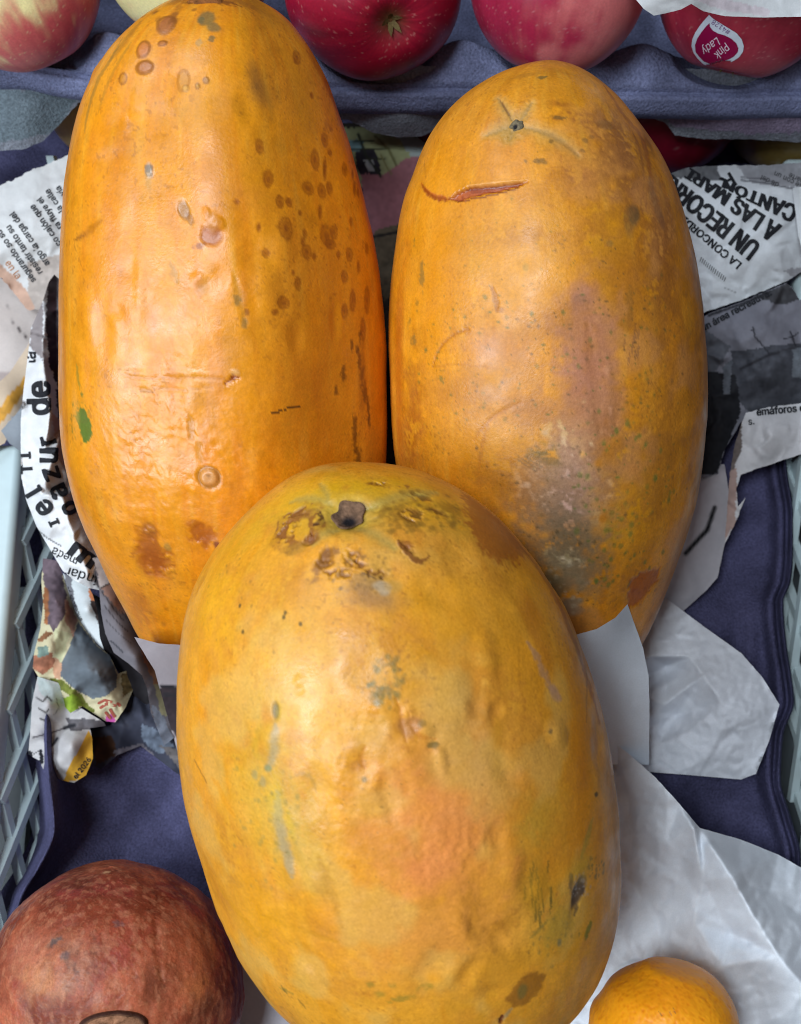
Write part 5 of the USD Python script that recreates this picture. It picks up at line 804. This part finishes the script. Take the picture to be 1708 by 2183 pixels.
M['lilac_ink'] = material('lilac_ink', 0.5, painted=False, color=tuple(lin((120, 80, 130)))); M['white_ink'] = material('white_ink', 0.5, painted=False, color=tuple(lin((226, 206, 220))))
z1 = lambda x, y: (1431.1 + x * .11849, y * .11849)
def letter(text, st, rd, cap, stretch, mat, h, italic=0.0, bold=False, name='lettering'):
    V, F = glyphs(text, cap, stretch, bold, italic); r = np.array(rd, float); r /= np.hypot(*r); up = np.array([r[1], -r[0]])
    P, b = skin.lift(np.array(st) + V[:, :1] * r + V[:, 1:] * up, h); n = np.cross(P[F[:, 1]] - P[F[:, 0]], P[F[:, 2]] - P[F[:, 0]]); fl = np.einsum('ij,ij->i', n, EYE - P[F[:, 0]]) < 0; F[fl] = F[fl][:, ::-1]
    put(stk, name, P, F, M[mat], smooth=False)
letter('#4128', z1(1075, 545), (-.83, -.56), 10, 1.0, 'lilac_ink', .0006); letter('Pink', z1(985, 735), (-.70, .71), 17, .75, 'white_ink', .0007, 0.25); letter('Lady', z1(840, 640), (-.80, .60), 17, .80, 'white_ink', .0007, 0.25)
# lower layer of apples; red and brown skins darkened for shade under the trays
LOW = 'apples of the lower layer'
for px, py, lab, col, bl, sd in [(238, 214, 'yellowish apple low between grey tray lip and torn page at the left', ((176, 136, 84), (150, 110, 70), (190, 160, 104)), (0, -.5, .8), 11), (1438, 236, 'red apple below the grey tray lip at the right, shade painted into its skin', ((112, 14, 34), (80, 8, 24), (130, 60, 60)), None, 12), (1690, 240, 'yellow-brown apple at the right edge below the grey tray lip, its shade painted in', ((96, 56, 36), (76, 42, 30), (120, 100, 54)), (0, -.6, .6), 13), (985, 226, 'red apple glimpsed between the rear papayas below the grey tray lip, shade painted into its skin', ((112, 14, 34), (80, 8, 24), (130, 60, 60)), None, 14)]:
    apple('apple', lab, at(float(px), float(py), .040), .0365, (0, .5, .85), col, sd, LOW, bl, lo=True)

# ------------------------------------------------------------------ pomegranate and orange
an = np.linspace(0.1, np.pi - 0.1, 17)
s = build_body([(244 - 274 * math.sin(a) ** 0.95, 2110 - 274 * math.cos(a)) for a in an], [(244 + 274 * math.sin(a) ** 0.95, 2110 - 274 * math.cos(a)) for a in an], (244, 1836), (244, 2384), 0.470, 0.474, 300, 40, 300, 0.92, (0.4, 6, 0.006))
s.warm = False; s.C[:] = lin((122, 55, 36)); 
k = sstep((s.big - 0.46) * 5)[:, None]; s.C = s.C * (1 - k) + lin((164, 86, 58)) * k
k = sstep((fbm(s.V, .022, 4, 61) - 0.50) * 6)[:, None] * 0.75; s.C = s.C * (1 - k) + lin((104, 38, 22)) * k
k = sstep((fbm(s.V, .012, 4, 62) - 0.56) * 7)[:, None] * 0.6; s.C = s.C * (1 - k) + lin((138, 50, 44)) * k
s.C *= (1 + 0.5 * (s.fine - .5) + 0.35 * (s.tiny - .5) + 0.3 * (s.mid - .5))[:, None]
for q, c, a in [((60, 2030, 70, 50), (186, 110, 84), .5), ((240, 1980, 120, 50), (170, 84, 54), .4), ((430, 2010, 60, 60), (192, 110, 66), .5), ((100, 2090, 80, 40), (202, 136, 90), .6), ((420, 2110, 40, 50), (206, 128, 74), .5), ((330, 2090, 46, 60), (96, 46, 28), .7), ((200, 1930, 120, 40), (140, 60, 36), .5), ((300, 1960, 60, 60), (112, 46, 28), .5), ((180, 2060, 60, 40), (110, 62, 44), .55), ((440, 2150, 50, 30), (86, 40, 26), .7), ((140, 2020, 60, 40), (130, 84, 60), .5), ((220, 1860, 80, 16), (110, 44, 26), .5), ((310, 1850, 30, 12), (110, 44, 30), .5), ((400, 1880, 30, 40), (150, 44, 48), .5)]: s.blob(*q, c, a, soft=1.1, rag=0.8)
s.blob(118, 2008, 16, 8, (84, 74, 72), .8, rag=.9, rot=-30); s.blob(138, 2040, 12, 10, (84, 72, 76), .7, rag=.9); s.blob(155, 2060, 30, 10, (110, 80, 66), .5, rag=.9, rot=40); s.blob(252, 1968, 10, 7, (110, 76, 76), .7, rag=.8); s.freckles(150, 2040, 120, 90, 50, 2, 6, (110, 66, 50), .5, 71); s.freckles(300, 2040, 220, 140, 90, 1.5, 4, (96, 44, 28), .5, 72); s.blob(228, 1862, 8, 5, (206, 160, 120), .7)
s.disp += (s.big - .5) * .004 + (s.mid - .5) * .0014 + (s.fine - .5) * .0005
s.line([(330, 1960), (338, 2050), (344, 2090)], 7, (116, 54, 34), .5, disp=-.0008, soft=1.0); s.line([(250, 2090), (220, 2130), (215, 2160)], 10, (180, 110, 76), .3, soft=1.0)
s.blob(243, 2200, 110, 60, (150, 84, 52), .5, soft=1.1, disp=-.0020)
fs = fbm(s.V * [1.0, 0.45, 1.0], .0022, 3, 66); k = (sstep((fs - .52) * 9) * (.25 + .3 * s.big))[:, None]; s.C = s.C * (1 - k) + lin((176, 112, 82)) * k
# pale branching veins of the leathery skin
rid = np.abs(fbm(s.V, .004, 3, 63) - .5); k = (sstep(1 - rid * 30) * .14)[:, None]; s.C = s.C * (1 - k) + lin((206, 150, 108)) * k; s.disp += sstep(1 - rid * 30) * .00010
t = Thing('pomegranate', base_of(s), 'brownish red pomegranate with leathery mottled skin in the lower left corner', 'pomegranate'); s.finish(t, 'skin', M['pomegranate'])
p, n, e1, e2, kx = s.anchor(243, 2190); na = 64; ringp = []
rng = np.random.default_rng(3); hgt = .0008 + .0022 * np.abs(meshkit.fbm(np.stack([np.cos(np.arange(na) / na * 6.283) * 3, np.sin(np.arange(na) / na * 6.283) * 3, np.zeros(na)], 1), 3, 2))
A = np.arange(na) / na * 2 * np.pi
def loop(rx, ry, hh):
    q = p + (np.cos(A)[:, None] * rx * e1 + np.sin(A)[:, None] * ry * e2) * kx; i = s.tree.query(q)[1]; q = q - n * ((q - s.V[i]) @ n)[:, None]; return q + n * np.broadcast_to(hh, na)[:, None]
P = np.stack([loop(76, 34, -.001), loop(71, 31, hgt * .4), loop(66, 28, hgt * .8), loop(59, 23, hgt * .7), loop(55, 24, hgt * .6), loop(48, 18, hgt * .9), loop(24, 8, hgt * .5), loop(1, 1, .0004)], 0); P = np.concatenate([P, P[:, :1]], 1)
V, F = grid_mesh(P); C = lin((142, 100, 74)) * (1 + 1.8 * (meshkit.fbm(V / .003, 3, 5) - .5))[:, None]; lvl = np.repeat(np.arange(8), na + 1); C[(lvl == 1) | (lvl == 2)] = lin((58, 32, 24)); C[(lvl == 3)] *= .6; C[lvl == 0] = lin((140, 84, 56)); put(t, 'crown', V, F, M['scar'], C)
c = (1415, 2203); Rr = 163; an = np.linspace(0.12, np.pi - 0.12, 14)
s = build_body([(c[0] - Rr * math.sin(a), c[1] - Rr * math.cos(a)) for a in an], [(c[0] + Rr * math.sin(a), c[1] - Rr * math.cos(a)) for a in an], (c[0], c[1] - Rr), (c[0], c[1] + Rr), .460, .460, 260, 40, 260, .97)
s.warm = False; s.C[:] = lin((248, 160, 22)); k = sstep((s.big - .45) * 4)[:, None] * .5; s.C = s.C * (1 - k) + lin((238, 140, 12)) * k; s.C *= (1 + .14 * (s.mid - .5))[:, None]
rng = np.random.default_rng(9)
for _ in range(420):
    a = rng.uniform(math.pi, 2 * math.pi); r = Rr * .97 * math.sqrt(rng.uniform(0, 1)); s.blob(c[0] + r * math.cos(a), c[1] + r * math.sin(a), 3.0, 3.0, (226, 124, 8), .4, soft=.9, rag=0, disp=-.00010)
s.line([(1405, 2158), (1412, 2166)], 2, (150, 100, 40), .7); s.line([(1436, 2150), (1440, 2160)], 2, (160, 110, 60), .7); s.line([(1428, 2156), (1432, 2166)], 1.6, (160, 110, 60), .6); s.disp += (s.fine - .5) * .0003 + (s.tiny - .5) * .0002
t = Thing('orange', base_of(s), 'small round orange in the lower right corner on the white sheet', 'orange'); s.finish(t, 'peel', M['orange'])

# ------------------------------------------------------------------ crate
def box(parent, name, lo, hi, col, rot=None, label=None, lean=0.0):
    b = trimesh.creation.box(bounds=[lo, hi]); V, F = np.array(b.vertices), np.array(b.faces)
    if rot is not None:
        a, ctr = rot; d = V - ctr; ca, sa = math.cos(a), math.sin(a); V = np.stack([d[:, 0], d[:, 1] * ca - d[:, 2] * sa, d[:, 1] * sa + d[:, 2] * ca], 1) + ctr
    if lean: V = V + np.stack([(0.048 - V[:, 2]) * lean, V[:, 0] * 0, V[:, 0] * 0], 1)
    V, F, _n = meshkit.arrays((V, F), 20); m = put(parent, name, V, F, M['plastic'], np.tile(lin(col), (len(V), 1)), label=label); return m
t = Thing('plastic_crate', (0, -.1, -.015), 'pale green plastic crate with latticed walls holding the papayas', 'crate')
PALEG = (190, 207, 210)
box(t, 'crate_floor', [-.215, -.42, -.016], [.225, .185, -.012], (60, 66, 70))
v0 = at(40.0, 948.0, .05)[1]
def rail(name, pts, r, col, parent):
    pts = np.array(pts, float); V, F = [], []
    import itertools
    m = trimesh.creation.box(extents=[1, 1, 1]); m = m.subdivide().subdivide()
# wall at the left: a rounded top rail over open lattice
def rounded(lo, hi, r):
    import manifold3d as m3
    lo, hi = np.array(lo) + r, np.array(hi) - r
    sp = m3.Manifold.sphere(r, 20); h = m3.Manifold.batch_hull([sp.translate([x, y, z]) for x in (lo[0], hi[0]) for y in (lo[1], hi[1]) for z in (lo[2], hi[2])]).to_mesh()
    return np.array(h.vert_properties[:, :3]), np.array(h.tri_verts)
for side, uu in ((-1, -.191), (1, .207)):
    a, b = (uu - .034, uu) if side < 0 else (uu, uu + .034)
    V, F = rounded([a, -.42, .034], [b, v0 if side < 0 else .185, .052], .004); put(t, 'rail', V, F, M['plastic'], lin(PALEG) * (1 + .2 * (meshkit.fbm(V / .02, 3, 7) - .5))[:, None])
    inn = (uu - .005, uu - .001) if side < 0 else (uu + .001, uu + .005)
    box(t, 'bottom_rail', [inn[0], -.42, -.012], [inn[1], .185, -.004], PALEG)
    vs = np.arange(-.40, .17, .042)
    for k, vv in enumerate(vs):
        L = .105; ctr = np.array([(inn[0] + inn[1]) / 2, vv, .016])
        for sgn in (1, -1):
            o = .0008 * sgn
            box(t, 'rib', [inn[0] + o, vv - .0019, .016 - L / 2], [inn[1] + o, vv + .0019, .016 + L / 2], PALEG, (sgn * 1.08, ctr), lean=(.30 if side < 0 else -.1))
    V, F = rounded([inn[0] - .001 if side < 0 else inn[0], v0 - .03, -.012], [inn[1] + (0 if side < 0 else .001), v0, .05], .0015); put(t, 'corner_post', V, F, M['plastic'], np.tile(lin(PALEG), (len(V), 1)))
